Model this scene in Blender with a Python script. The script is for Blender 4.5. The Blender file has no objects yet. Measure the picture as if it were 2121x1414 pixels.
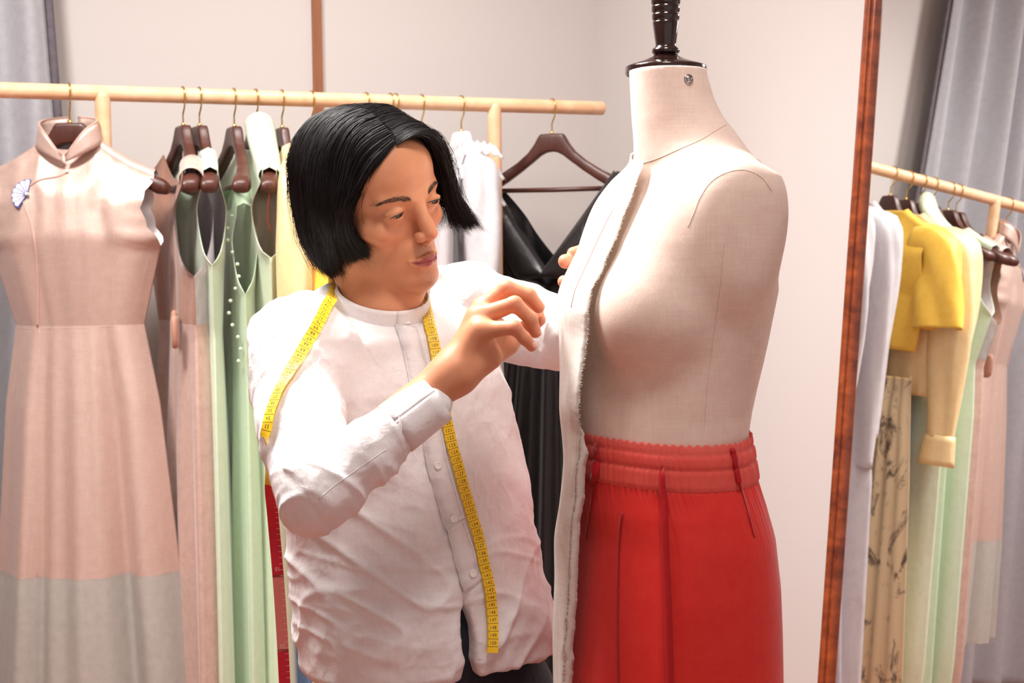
import bpy, bmesh, math, random
import numpy as np
from mathutils import Vector, Matrix
from mathutils.bvhtree import BVHTree
import openvdb

random.seed(7)
RNG = np.random.default_rng(11)
SC = bpy.context.scene
COL = SC.collection
PI = math.pi

# ------------------------------------------------------------------ camera frame
FPX, CX, CY = 2946.0, 1060.5, 707.0          # 50 mm on a 36 mm sensor, 2121 x 1414
PITCH, ROLL, EYE = 0.0726, -0.0097, 1.36
FW = np.array([0, math.cos(PITCH), -math.sin(PITCH)])
_u = np.array([0, math.sin(PITCH), math.cos(PITCH)])
_r = np.array([1.0, 0, 0])
RT = _r * math.cos(ROLL) + _u * math.sin(ROLL)
UP = -_r * math.sin(ROLL) + _u * math.cos(ROLL)
CAM = np.array([0, 0, EYE])


def ray(px, py):
    return FW + RT * ((px - CX) / FPX) + UP * ((CY - py) / FPX)


def at(px, py, d):
    """World point seen at a photo pixel at distance d along the optical axis."""
    return CAM + ray(px, py) * d


def proj(P):
    q = np.asarray(P, float) - CAM
    d = q @ FW
    return CX + FPX * (q @ RT) / d, CY - FPX * (q @ UP) / d, d


cam = bpy.data.cameras.new('camera')
cam.lens, cam.sensor_width = 50.0, 36.0
cam.dof.use_dof = True
cam.dof.focus_distance = 1.84
cam.dof.aperture_fstop = 10.0
cam_o = bpy.data.objects.new('camera', cam)
COL.objects.link(cam_o)
M = Matrix.Identity(4)
for i in range(3):
    M[i][0], M[i][1], M[i][2], M[i][3] = RT[i], UP[i], -FW[i], CAM[i]
cam_o.matrix_world = M
SC.camera = cam_o
SC.view_settings.view_transform = 'Standard'
SC.view_settings.look = 'None'
SC.view_settings.gamma = 1.0
SC.view_settings.use_curve_mapping = False


# ------------------------------------------------------------------ materials
def srgb(r, g, b):
    f = lambda c: (c / 12.92 if c <= 0.04045 else ((c + 0.055) / 1.055) ** 2.4)
    return (f(r / 255), f(g / 255), f(b / 255), 1.0)


def new_mat(name):
    m = bpy.data.materials.new(name)
    m.use_nodes = True
    nt = m.node_tree
    return m, nt, nt.nodes['Principled BSDF'], nt.nodes['Material Output']


def setin(node, **kw):
    for k, v in kw.items():
        k = k.replace('_', ' ')
        if k in node.inputs:
            node.inputs[k].default_value = v


def plain(name, col, rough=0.5, metal=0.0, coat=0.0, spec=0.5):
    m, nt, b, o = new_mat(name)
    setin(b, Base_Color=col, Roughness=rough, Metallic=metal, Coat_Weight=coat, Specular_IOR_Level=spec)
    return m


def noise_node(nt, scale=(1, 1, 1), size=5.0, detail=3.0, rough=0.5, coord='Object', dist=0.0):
    tc = nt.nodes.new('ShaderNodeTexCoord')
    mp = nt.nodes.new('ShaderNodeMapping')
    mp.inputs['Scale'].default_value = scale
    nt.links.new(tc.outputs[coord], mp.inputs['Vector'])
    n = nt.nodes.new('ShaderNodeTexNoise')
    n.inputs['Scale'].default_value = size
    n.inputs['Detail'].default_value = detail
    n.inputs['Roughness'].default_value = rough
    n.inputs['Distortion'].default_value = dist
    nt.links.new(mp.outputs['Vector'], n.inputs['Vector'])
    return n


def add_bump(nt, b, src, strength=0.2, dist=0.002):
    bp = nt.nodes.new('ShaderNodeBump')
    bp.inputs['Strength'].default_value = strength
    bp.inputs['Distance'].default_value = dist
    nt.links.new(src, bp.inputs['Height'])
    prev = b.inputs['Normal'].links
    if prev:
        nt.links.new(prev[0].from_socket, bp.inputs['Normal'])
    nt.links.new(bp.outputs['Normal'], b.inputs['Normal'])


def fabric(name, col, col2=None, rough=0.6, sheen=0.2, crease=0.25, crease_size=14.0, weave=0.15,
           transmit=0.0, clear=0.0, spec=0.3, crumple=0.0, crumple_size=9.0, metal=0.0, aniso=0.0, stretch=(1, 1, 0.35), sheen_rough=0.4, slub=0.0):
    """Woven cloth: mottled colour, soft creases, a fine weave, optional light passing through."""
    m, nt, b, o = new_mat(name)
    setin(b, Base_Color=col, Roughness=rough, Sheen_Weight=sheen, Sheen_Roughness=sheen_rough,
          Specular_IOR_Level=spec, Anisotropic=aniso, Metallic=metal)
    col2 = col2 or tuple(c * 0.86 for c in col[:3]) + (1,)
    n1 = noise_node(nt, (1, 1, 1), 55.0, 4.0, 0.7)
    mix = nt.nodes.new('ShaderNodeMix')
    mix.data_type = 'RGBA'
    mix.inputs[6].default_value, mix.inputs[7].default_value = col, col2
    rp = nt.nodes.new('ShaderNodeMapRange')
    rp.inputs['From Min'].default_value, rp.inputs['From Max'].default_value = 0.35, 0.75
    nt.links.new(n1.outputs['Fac'], rp.inputs['Value'])
    nt.links.new(rp.outputs['Result'], mix.inputs[0])
    colour = mix.outputs[2]
    if slub:
        ns = noise_node(nt, (500, 500, 18), 1.0, 2.0, 0.6)
        ns2 = noise_node(nt, (25, 25, 600), 1.0, 2.0, 0.6)
        ad = nt.nodes.new('ShaderNodeMath'); ad.operation = 'ADD'
        nt.links.new(ns.outputs['Fac'], ad.inputs[0]); nt.links.new(ns2.outputs['Fac'], ad.inputs[1])
        r2 = nt.nodes.new('ShaderNodeMapRange')
        r2.inputs['From Min'].default_value, r2.inputs['From Max'].default_value = 0.75, 1.35
        r2.inputs['To Min'].default_value, r2.inputs['To Max'].default_value = 1.0 - slub, 1.0
        nt.links.new(ad.outputs[0], r2.inputs['Value'])
        mu = nt.nodes.new('ShaderNodeMix'); mu.data_type = 'RGBA'; mu.blend_type = 'MULTIPLY'
        mu.inputs[0].default_value = 1.0
        nt.links.new(colour, mu.inputs[6]); nt.links.new(r2.outputs['Result'], mu.inputs[7])
        colour = mu.outputs[2]
    nt.links.new(colour, b.inputs['Base Color'])
    if crease:
        n2 = noise_node(nt, stretch, crease_size, 4.0, 0.55, dist=0.8)
        add_bump(nt, b, n2.outputs['Fac'], crease, 0.02)
    if crumple:
        nc_ = noise_node(nt, stretch, crumple_size, 5.0, 0.5, dist=0.35)
        nc_.noise_type = 'RIDGED_MULTIFRACTAL'
        nc_.inputs['Lacunarity'].default_value = 2.1
        nc_.inputs['Offset'].default_value = 0.9
        nc_.inputs['Gain'].default_value = 1.6
        add_bump(nt, b, nc_.outputs['Fac'], crumple, 0.008)
    if weave:
        n3 = noise_node(nt, (900, 900, 250), 1.0, 1.0)
        add_bump(nt, b, n3.outputs['Fac'], weave, 0.0008)
    last = b.outputs['BSDF']
    if transmit:
        tr = nt.nodes.new('ShaderNodeBsdfTranslucent')
        nt.links.new(colour, tr.inputs['Color'])
        mx = nt.nodes.new('ShaderNodeMixShader')
        mx.inputs[0].default_value = transmit
        nt.links.new(last, mx.inputs[1]); nt.links.new(tr.outputs[0], mx.inputs[2])
        last = mx.outputs[0]
    if clear:
        tp = nt.nodes.new('ShaderNodeBsdfTransparent')
        mx = nt.nodes.new('ShaderNodeMixShader')
        mx.inputs[0].default_value = clear
        nt.links.new(last, mx.inputs[1]); nt.links.new(tp.outputs[0], mx.inputs[2])
        last = mx.outputs[0]
    nt.links.new(last, o.inputs['Surface'])
    return m


def wood(name, c1, c2, scale=(3, 3, 40), rough=0.4, coat=0.0, size=2.0):
    m, nt, b, o = new_mat(name)
    n = noise_node(nt, scale, size, 4.0, 0.6, dist=0.6)
    cr = nt.nodes.new('ShaderNodeValToRGB')
    cr.color_ramp.elements[0].color, cr.color_ramp.elements[1].color = c1, c2
    cr.color_ramp.elements[0].position, cr.color_ramp.elements[1].position = 0.3, 0.7
    nt.links.new(n.outputs['Fac'], cr.inputs[0])
    nt.links.new(cr.outputs[0], b.inputs['Base Color'])
    setin(b, Roughness=rough, Coat_Weight=coat, Coat_Roughness=0.15)
    add_bump(nt, b, n.outputs['Fac'], 0.08, 0.002)
    return m


# ------------------------------------------------------------------ objects
def empty(name, loc, label, cat, group=None, rz=0.0):
    o = bpy.data.objects.new(name, None)
    o.empty_display_size = 0.05
    COL.objects.link(o)
    o.location = tuple(float(c) for c in loc)
    o.rotation_euler = (0, 0, rz)
    o['label'], o['category'] = label, cat
    if group:
        o['group'] = group
    return o


def tag(o, label=None, cat=None, group=None, kind=None):
    for k, v in (('label', label), ('category', cat), ('group', group), ('kind', kind)):
        if v:
            o[k] = v
    return o


def mesh_obj(name, verts, faces, mat, parent=None, smooth=True, local=False, recalc=False):
    """One mesh object. Verts are world coordinates unless local, parents keep them in place."""
    me = bpy.data.meshes.new(name)
    V = np.asarray(verts, float)
    o = bpy.data.objects.new(name, me)
    COL.objects.link(o)
    if parent is not None:
        o.parent = parent
        if not local:
            bpy_mw = world_of(parent).inverted()
            Mi = np.array(bpy_mw)
            V = V @ Mi[:3, :3].T + Mi[:3, 3]
    me.from_pydata(V.tolist(), [], faces if isinstance(faces, list) else np.asarray(faces).tolist())
    if recalc:
        bm = bmesh.new(); bm.from_mesh(me)
        bmesh.ops.recalc_face_normals(bm, faces=bm.faces)
        bm.to_mesh(me); bm.free()
    me.update()
    if smooth:
        me.polygons.foreach_set('use_smooth', [True] * len(me.polygons))
    for m_ in (mat if isinstance(mat, (list, tuple)) else [mat]):
        me.materials.append(m_)
    return o


def world_of(o):
    m = Matrix.Translation(o.location) @ o.rotation_euler.to_matrix().to_4x4()
    return world_of(o.parent) @ m if o.parent else m


class Geo:
    """Collects shapes into one vertex/face list."""
    def __init__(self):
        self.v, self.f, self.n = [], [], 0

    def add(self, V, F):
        V = np.asarray(V, float)
        self.v.append(V)
        self.f += [[i + self.n for i in f] for f in F]
        self.n += len(V)
        return self

    def build(self, name, mat, parent=None, smooth=True, local=False, recalc=True):
        return mesh_obj(name, np.concatenate(self.v), self.f, mat, parent, smooth, local, recalc)


def grid_faces(nr, nc, closed=False, off=0):
    F = []
    for r in range(nr - 1):
        for c in range(nc if closed else nc - 1):
            a, b_ = off + r * nc + c, off + r * nc + (c + 1) % nc
            F.append([a, b_, b_ + nc, a + nc])
    return F


def loft(rings, cap=True):
    """Closed rings (list of n x 3) to one skin."""
    n = len(rings[0])
    V = np.concatenate([np.asarray(r, float) for r in rings])
    F = grid_faces(len(rings), n, True)
    if cap:
        F.append(list(range(n))[::-1])
        F.append([len(V) - n + i for i in range(n)])
    return V, F


def frames(P):
    P = np.asarray(P, float)
    T = np.gradient(P, axis=0)
    T /= np.linalg.norm(T, axis=1)[:, None] + 1e-12
    ref = np.array([0, 0, 1.0]) if abs(T[0][2]) < 0.9 else np.array([1.0, 0, 0])
    N = []
    n = ref - T[0] * (ref @ T[0])
    for t in T:
        n = n - t * (n @ t)
        n = n / (np.linalg.norm(n) + 1e-12)
        N.append(n)
    N = np.array(N)
    return T, N, np.cross(T, N)


def tube(P, r, n=10, cap=True):
    P = np.asarray(P, float)
    r = np.broadcast_to(np.asarray(r, float), (len(P),))
    T, N, B = frames(P)
    a = np.linspace(0, 2 * PI, n, endpoint=False)
    rings = [P[i] + r[i] * (np.cos(a)[:, None] * N[i] + np.sin(a)[:, None] * B[i]) for i in range(len(P))]
    return loft(rings, cap)


def spline(pts, n):
    """Catmull-Rom through the points, n samples evenly in length."""
    P = np.asarray(pts, float)
    Q = np.concatenate([[2 * P[0] - P[1]], P, [2 * P[-1] - P[-2]]])
    out = []
    for i in range(len(P) - 1):
        p0, p1, p2, p3 = Q[i:i + 4]
        t = np.linspace(0, 1, 24, endpoint=False)[:, None]
        out.append(0.5 * (2 * p1 + (p2 - p0) * t + (2 * p0 - 5 * p1 + 4 * p2 - p3) * t ** 2 + (3 * p1 - p0 - 3 * p2 + p3) * t ** 3))
    out = np.concatenate(out + [P[-1:]])
    L = np.concatenate([[0], np.cumsum(np.linalg.norm(np.diff(out, axis=0), axis=1))])
    s = np.linspace(0, L[-1], n)
    return np.stack([np.interp(s, L, out[:, k]) for k in range(out.shape[1])], 1)


def lathe(prof, centre, n=48, axis=None):
    a = np.linspace(0, 2 * PI, n, endpoint=False)
    rings = [np.stack([r * np.cos(a), r * np.sin(a), np.full(n, z)], 1) for r, z in prof]
    V, F = loft(rings)
    return V + np.asarray(centre), F


def box(c, h, R=None):
    V = np.array([[sx, sy, sz] for sx in (-1, 1) for sy in (-1, 1) for sz in (-1, 1)], float) * h
    if R is not None:
        V = V @ np.asarray(R).T
    return V + np.asarray(c), [[0, 1, 3, 2], [4, 6, 7, 5], [0, 4, 5, 1], [2, 3, 7, 6], [0, 2, 6, 4], [1, 5, 7, 3]]


def bevel(o, w=0.003, seg=2):
    m = o.modifiers.new('bevel', 'BEVEL'); m.width = w; m.segments = seg; m.limit_method = 'ANGLE'
    return o


def solid(o, t=0.001, off=0.0):
    m = o.modifiers.new('solid', 'SOLIDIFY'); m.thickness = t; m.offset = off
    return o


def sub(o, n=1):
    m = o.modifiers.new('sub', 'SUBSURF'); m.levels = n; m.render_levels = n
    return o


# ------------------------------------------------------------------ signed distance sculpting
class SDF:
    def __init__(self, lo, hi, h):
        self.lo, self.h = np.asarray(lo, float), h
        self.n = np.ceil((np.asarray(hi) - self.lo) / h).astype(int) + 1
        self.D = np.full(self.n, 0.05, np.float32)
        self.ax = [(self.lo[i] + h * np.arange(self.n[i])).astype(np.float32) for i in range(3)]

    def box(self, lo, hi, pad):
        s = []
        for i in range(3):
            a = int(np.clip((lo[i] - pad - self.lo[i]) / self.h, 0, self.n[i]))
            b = int(np.clip((hi[i] + pad - self.lo[i]) / self.h + 2, 0, self.n[i]))
            s.append(slice(a, b))
        return tuple(s)

    def xyz(self, s):
        return np.meshgrid(self.ax[0][s[0]], self.ax[1][s[1]], self.ax[2][s[2]], indexing='ij', sparse=True)

    def put(self, s, d, k=0.0, op='u'):
        A = self.D[s]
        if A.size == 0:
            return
        if op == 'u':
            if k:
                h = np.maximum(k - np.abs(A - d), 0) / k
                self.D[s] = np.minimum(A, d) - h * h * k * 0.25
            else:
                self.D[s] = np.minimum(A, d)
        else:
            d = -d
            if k:
                h = np.maximum(k - np.abs(A - d), 0) / k
                self.D[s] = np.maximum(A, d) + h * h * k * 0.25
            else:
                self.D[s] = np.maximum(A, d)

    def cone(self, a, b, ra, rb, k=0.01, op='u', squash=None):
        a, b = np.asarray(a, float), np.asarray(b, float)
        r = max(ra, rb)
        s = self.box(np.minimum(a, b) - r, np.maximum(a, b) + r, 0.05 + k)
        X, Y, Z = self.xyz(s)
        ab = b - a
        L2 = ab @ ab + 1e-12
        px, py, pz = X - a[0], Y - a[1], Z - a[2]
        t = np.clip((px * ab[0] + py * ab[1] + pz * ab[2]) / L2, 0, 1)
        dx, dy, dz = px - t * ab[0], py - t * ab[1], pz - t * ab[2]
        if squash is not None:          # squash along a direction: (unit vector, factor)
            n, fct = squash
            q = dx * n[0] + dy * n[1] + dz * n[2]
            e = (1.0 / fct - 1.0)
            dx, dy, dz = dx + e * q * n[0], dy + e * q * n[1], dz + e * q * n[2]
        d = np.sqrt(dx * dx + dy * dy + dz * dz) - (ra + (rb - ra) * t)
        self.put(s, d.astype(np.float32), k, op)
        return self

    def chain(self, pts, rad, k=0.006, op='u', squash=None):
        for i in range(len(pts) - 1):
            self.cone(pts[i], pts[i + 1], rad[i], rad[i + 1], k, op, squash)
        return self

    def ell(self, c, r, k=0.01, op='u', R=None):
        c, r = np.asarray(c, float), np.asarray(r, float)
        m = r.max()
        s = self.box(c - m, c + m, 0.05 + k)
        X, Y, Z = self.xyz(s)
        x, y, z = X - c[0], Y - c[1], Z - c[2]
        if R is not None:               # rows of R: local axes
            x, y, z = (R[0][0] * x + R[0][1] * y + R[0][2] * z, R[1][0] * x + R[1][1] * y + R[1][2] * z,
                       R[2][0] * x + R[2][1] * y + R[2][2] * z)
        k0 = np.sqrt((x / r[0]) ** 2 + (y / r[1]) ** 2 + (z / r[2]) ** 2)
        k1 = np.sqrt((x / r[0] ** 2) ** 2 + (y / r[1] ** 2) ** 2 + (z / r[2] ** 2) ** 2) + 1e-6
        self.put(s, (k0 * (k0 - 1) / k1).astype(np.float32), k, op)
        return self

    def full(self):
        return (slice(None), slice(None), slice(None))

    def mesh(self):
        g = openvdb.FloatGrid(0.05)
        D = np.clip(self.D, -0.05, 0.05)
        D[0], D[-1], D[:, 0], D[:, -1], D[:, :, 0], D[:, :, -1] = 0.05, 0.05, 0.05, 0.05, 0.05, 0.05
        g.copyFromArray(np.ascontiguousarray(D, np.float64))
        P, Q = g.convertToQuads(0.0)
        P = np.asarray(P, float) * self.h + self.lo
        Q = np.asarray(Q)
        return P, Q

    def sample(self, P):
        q = (np.asarray(P) - self.lo) / self.h
        i = np.clip(np.floor(q).astype(int), 0, self.n - 2)
        f = np.clip(q - i, 0, 1)
        v = 0
        for a in (0, 1):
            for b in (0, 1):
                for c in (0, 1):
                    w = (f[:, 0] if a else 1 - f[:, 0]) * (f[:, 1] if b else 1 - f[:, 1]) * (f[:, 2] if c else 1 - f[:, 2])
                    v = v + w * self.D[i[:, 0] + a, i[:, 1] + b, i[:, 2] + c]
        return v


def vnormals(P, Q):
    a, b, c, d = (P[Q[:, i]] for i in range(4))
    n = np.cross(c - a, d - b)
    N = np.zeros_like(P)
    for i in range(4):
        np.add.at(N, Q[:, i], n)
    return N / (np.linalg.norm(N, axis=1)[:, None] + 1e-12)


def _hash(i, j, k, seed):
    h = (i * 374761393 + j * 668265263 + k * 2147483647 + seed * 144665) & 0xffffffff
    h = ((h ^ (h >> 13)) * 1274126177) & 0xffffffff
    return ((h ^ (h >> 16)) & 0xffff) / 65535.0


def vnoise(P, seed=0):
    """Smooth value noise in 0..1 at points (n x 3)."""
    P = np.asarray(P, float)
    i = np.floor(P).astype(np.int64)
    f = P - i
    f = f * f * f * (f * (f * 6 - 15) + 10)
    v = 0
    for a in (0, 1):
        for b in (0, 1):
            for c in (0, 1):
                w = (f[:, 0] if a else 1 - f[:, 0]) * (f[:, 1] if b else 1 - f[:, 1]) * (f[:, 2] if c else 1 - f[:, 2])
                v = v + w * _hash(i[:, 0] + a, i[:, 1] + b, i[:, 2] + c, seed)
    return v


def ridge(P, seed=0):
    return 1.0 - np.abs(2.0 * vnoise(P, seed) - 1.0)


def bvh_of(P, Q):
    return BVHTree.FromPolygons([tuple(p) for p in P], [tuple(int(i) for i in q) for q in Q])


def hit(bvh, px, py, dmin=0.5):
    """First surface point seen at a photo pixel beyond distance dmin: point, normal."""
    r = ray(px, py)
    o = CAM + r * dmin
    loc, nor, idx, dist = bvh.ray_cast(Vector(o), Vector(r / np.linalg.norm(r)))
    if loc is None:
        return None, None
    n = np.array(nor)
    if n @ r > 0:
        n = -n
    return np.array(loc), n
# ------------------------------------------------------------------ room
RA, RB = 0.385, 0.498                                 # the two walls are turned against the view
WB = np.array([math.cos(RA), math.sin(RA), 0])        # along the back wall, to the right
BN = np.array([math.sin(RA), -math.cos(RA), 0])       # out of the back wall
WR = np.array([math.sin(RB), -math.cos(RB), 0])       # along the right wall, towards the viewer
SN = -np.array([math.cos(RB), math.sin(RB), 0])       # out of the right wall
CORNER = np.array([0.239, 3.996, 0.0])
CEIL = 2.75

m_wall, nt, b, o = new_mat('painted_wall')
setin(b, Base_Color=srgb(208, 201, 198), Roughness=0.85)
n = noise_node(nt, (1, 1, 1), 90.0, 3.0)
add_bump(nt, b, n.outputs['Fac'], 0.06, 0.002)
m_ceiling = plain('ceiling_paint', srgb(240, 238, 236), 0.9)
m_floor = wood('floor_boards', srgb(168, 92, 66), srgb(190, 114, 84), (2, 14, 14), 0.45)


def slab(name, p0, d1, l1, d2, l2, nrm, t, mat):
    """A slab: corner p0, spans d1*l1 and d2*l2, thickened by t against nrm."""
    p0, d1, d2, nrm = (np.asarray(x, float) for x in (p0, d1, d2, nrm))
    Q = [p0, p0 + d1 * l1, p0 + d1 * l1 + d2 * l2, p0 + d2 * l2]
    V = np.array(Q + [q - nrm * t for q in Q])
    F = [[0, 1, 2, 3], [7, 6, 5, 4], [0, 4, 5, 1], [1, 5, 6, 2], [2, 6, 7, 3], [3, 7, 4, 0]]
    return tag(mesh_obj(name, V, F, mat, smooth=False, recalc=True), kind='structure')


ZU = np.array([0, 0, 1.0])
slab('wall_back', CORNER, -WB, 3.6, ZU, CEIL, BN, 0.12, m_wall)
slab('wall_right', CORNER, WR, 4.6, ZU, CEIL, SN, 0.12, m_wall)
slab('wall_left', CORNER - WB * 3.6, WR, 4.6, ZU, CEIL, WB, 0.12, m_wall)
slab('floor', CORNER, -WB, 3.6, WR, 4.6, ZU, 0.12, m_floor)
slab('ceiling', CORNER + ZU * CEIL, -WB, 3.6, WR, 4.6, -ZU, 0.12, m_ceiling)


def on_plane(px, py, p0, nrm):
    r = ray(px, py)
    t = ((p0 - CAM) @ nrm) / (r @ nrm)
    return CAM + r * t


m_trim = wood('trim_wood', srgb(134, 82, 52), srgb(160, 102, 68), (30, 30, 3), 0.5)
tp = on_plane(656.5, 120, CORNER, BN)
tp[2] = 0
slab('trim_1', tp - WB * 0.0125 + BN * 0.011, WB, 0.025, ZU, CEIL, BN, 0.011, m_trim)
m_base = plain('baseboard_paint', srgb(232, 228, 225), 0.6)
slab('baseboard_back', CORNER + BN * 0.013, -WB, 3.58, ZU, 0.09, BN, 0.013, m_base)
slab('baseboard_right', CORNER + SN * 0.013, WR, 4.55, ZU, 0.09, SN, 0.013, m_base)

# grey curtain hanging in front of the back wall, left end
m_curt = fabric('grey_curtain_cloth', srgb(186, 186, 192), srgb(174, 174, 180), 0.75, 0.3, 0.12, 8.0, 0.1, transmit=0.08)
m_curt2 = fabric('curtain_hem_cloth', srgb(112, 104, 112), srgb(88, 82, 90), 0.8, 0.2, 0.1, 30.0, 0.3)
CO = CORNER + BN * 0.075
e_top = on_plane(114, 60, CO, BN)
e_low = on_plane(128, 235, CO, BN)
s_top, z_top_ = (e_top - CO) @ WB, e_top[2]
s_low, z_low_ = (e_low - CO) @ WB, e_low[2]


def curtain_edge(z):
    k = (z - z_low_) / (z_top_ - z_low_)
    return s_low + (s_top - s_low) * np.clip(k, -2.0, 6.0)


cur = empty('curtain', CO + WB * s_low, 'plain grey curtain hanging in deep folds at the left end of the back wall', 'curtain')
nz, ns = 40, 150
V, Vh = [], []
for i in range(nz):
    z = 2.69 - (2.69 - 0.03) * i / (nz - 1)
    s = np.linspace(0, 1, ns)
    flare = 0.85 + 0.3 * i / (nz - 1)
    x = curtain_edge(z) - 0.02 - s * 1.28 * flare
    ph = s * 2 * PI * 8.2 + 0.5 * np.sin(s * 17.0)
    y = 0.042 * np.sin(ph) * (1 - np.exp(-s * 22)) + 0.009 * np.sin(ph * 0.43 + z) + 0.004 * np.sin(s * 90 + z * 3)
    V.append(CO + WB * x[:, None] + BN * y[:, None] + ZU * z)
    x2 = curtain_edge(z) + np.array([0.0, -0.01, -0.0201])
    Vh.append(CO + WB * x2[:, None] + BN * np.array([0.003, 0.004, 0.0])[:, None] + ZU * z)
solid(mesh_obj('panel', np.concatenate(V), grid_faces(nz, ns), m_curt, cur), 0.002)
solid(tag(mesh_obj('hem', np.concatenate(Vh), grid_faces(nz, 3), m_curt2, cur), 'darker grey bound edge'), 0.004)
rodp = [CO + WB * (s_low + 0.06) + ZU * 2.71, CO + WB * (s_low - 1.45) + ZU * 2.71]
g = Geo().add(*tube(np.linspace(rodp[0], rodp[1], 3), 0.011, 12))
g.build('rod', plain('curtain_rod_metal', srgb(120, 118, 118), 0.35, 1.0), cur)

# leaning mirror in a red-brown frame
MA, MT = 3.6393, 0.0811
MN = np.array([math.cos(MT) * math.cos(MA), math.cos(MT) * math.sin(MA), math.sin(MT)])
MP = np.array([0.7385, 2.9312, EYE + 0.2806])
MU = ZU - MN[2] * MN
MU /= np.linalg.norm(MU)
MH = np.cross(MU, MN)
if MH @ WR < 0:
    MH = -MH
e0 = on_plane(1822, 30, MP, MN); e1 = on_plane(1726, 1390, MP, MN)
hl = ((e0 - MP) @ MH + (e1 - MP) @ MH) / 2
ul = -MP[2] / MU[2] + 0.012                    # bottom of the frame on the floor
uh = ul + 2.02
MW, FWD = 0.72, 0.031


def mpt(h, u, n_):
    return MP + MH * h + MU * u + MN * n_


mir = empty('standing_mirror', mpt(hl + MW / 2, ul, 0), 'tall leaning mirror in a red-brown wooden frame reflecting the clothes rack', 'mirror')
m_glass, nt, b, o = new_mat('mirror_silver')
setin(b, Base_Color=(0.93, 0.94, 0.935, 1), Metallic=1.0, Roughness=0.0)
Vg = [mpt(hl - 0.006, ul + 0.02, 0), mpt(hl + MW + 0.006, ul + 0.02, 0), mpt(hl + MW + 0.006, uh - 0.02, 0), mpt(hl - 0.006, uh - 0.02, 0)]
Vg += [np.array(p) - MN * 0.004 for p in Vg]
mesh_obj('glass', Vg, [[0, 1, 2, 3], [7, 6, 5, 4], [0, 4, 5, 1], [1, 5, 6, 2], [2, 6, 7, 3], [3, 7, 4, 0]], m_glass, mir, False, recalc=True)
m_frame = wood('mirror_frame_wood', srgb(96, 36, 18), srgb(168, 82, 38), (6, 6, 9), 0.3, 0.5, 3.0)
# frame section: (across from the glass edge outward, height above the glass)
SECT = [(0.0, -0.012), (0.0, 0.006), (0.003, 0.011), (0.007, 0.012), (0.011, 0.010), (0.0125, 0.0165), (0.02, 0.018), (0.028, 0.0165), (0.031, 0.013), (0.031, -0.012)]


def rail_piece(name, a, b_, out):
    a, b_, out = np.asarray(a, float), np.asarray(b_, float), np.asarray(out, float)
    d = (b_ - a) / np.linalg.norm(b_ - a)
    rings = [np.array([a - d * q + out * q + MN * h_ for q, h_ in SECT]), np.array([b_ + d * q + out * q + MN * h_ for q, h_ in SECT])]
    V_, F_ = loft(rings)
    ob = mesh_obj(name, V_, F_, m_frame, mir, False, recalc=True)
    return bevel(ob, 0.0012, 2)


c00, c10, c11, c01 = (hl, ul + FWD), (hl + MW, ul + FWD), (hl + MW, uh - FWD), (hl, uh - FWD)
rail_piece('frame_stile', mpt(*c00, 0), mpt(*c01, 0), -MH)
rail_piece('frame_stile', mpt(*c10, 0), mpt(*c11, 0), MH)
rail_piece('frame_rail', mpt(*c01, 0), mpt(*c11, 0), MU)
rail_piece('frame_rail', mpt(*c00, 0), mpt(*c10, 0), -MU)
Vb = [mpt(hl - 0.02, ul + 0.02, -0.0125), mpt(hl + MW + 0.02, ul + 0.02, -0.0125), mpt(hl + MW + 0.02, uh - 0.02, -0.0125), mpt(hl - 0.02, uh - 0.02, -0.0125)]
Vb += [np.array(p) + MN * 0.006 for p in Vb]
mesh_obj('backboard', Vb, [[3, 2, 1, 0], [4, 5, 6, 7], [0, 1, 5, 4], [1, 2, 6, 5], [2, 3, 7, 6], [3, 0, 4, 7]], plain('backboard', srgb(120, 80, 50), 0.8), mir, False, recalc=True)

# ------------------------------------------------------------------ clothes rack
RTH = 0.4071
RU = np.array([math.cos(RTH), math.sin(RTH), 0])        # along the rail, to the right
RE0 = np.array([-1.0646, 3.0027, EYE + 0.3184])
RAILR = 0.0168
m_pine = wood('pale_beech', srgb(226, 176, 134), srgb(244, 205, 168), (14, 14, 14), 0.45, 0.1, 1.2)


def rail_at(px):
    lo, hi = -1.5, 4.0
    for _ in range(50):
        mid = (lo + hi) / 2
        if proj(RE0 + RU * mid)[0] < px:
            lo = mid
        else:
            hi = mid
    return RE0 + RU * lo


RN = np.array([math.sin(RTH), -math.cos(RTH), 0])       # out of the rack, towards the viewer
rack = empty('clothes_rack', (rail_at(616) * [1, 1, 0]), 'pale wooden clothes rack with a round rail standing along the back wall', 'clothes rack')
ra, rb = RE0 - RU * 0.3, rail_at(1250)
n_ = 40
P = np.linspace(ra, rb, n_)
rr = np.full(n_, RAILR)
P = np.concatenate([[ra], [ra + RU * 0.0015], [ra + RU * 0.004], P[1:-1], [rb - RU * 0.004], [rb - RU * 0.0015], [rb]])
rr = np.concatenate([[RAILR * 0.78, RAILR * 0.92], np.full(len(P) - 4, RAILR), [RAILR * 0.92, RAILR * 0.78]])
Geo().add(*tube(P, rr, 32)).build('rail', m_pine, rack)
for px in (211.5, 1022.5):
    q = rail_at(px) + RN * 0.004
    z = q[2] + 0.007
    prof_z = [z, z - 0.001, z - 0.004, z - 0.009, z - 0.017, z - 0.05, 0.9, 0.045]
    prof_r = [0.004, 0.008, 0.0125, 0.0158, 0.0166, 0.0166, 0.0166, 0.0166]
    Geo().add(*tube([[q[0], q[1], zz] for zz in prof_z], prof_r, 28)).build('post', m_pine, rack)
    fb = [np.array([q[0], q[1], 0.022]) + RN * t for t in np.linspace(-0.21, 0.27, 6)]
    Geo().add(*tube(fb, 0.021, 20)).build('foot', m_pine, rack)
qa, qb = rail_at(211.5), rail_at(1022.5)
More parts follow.
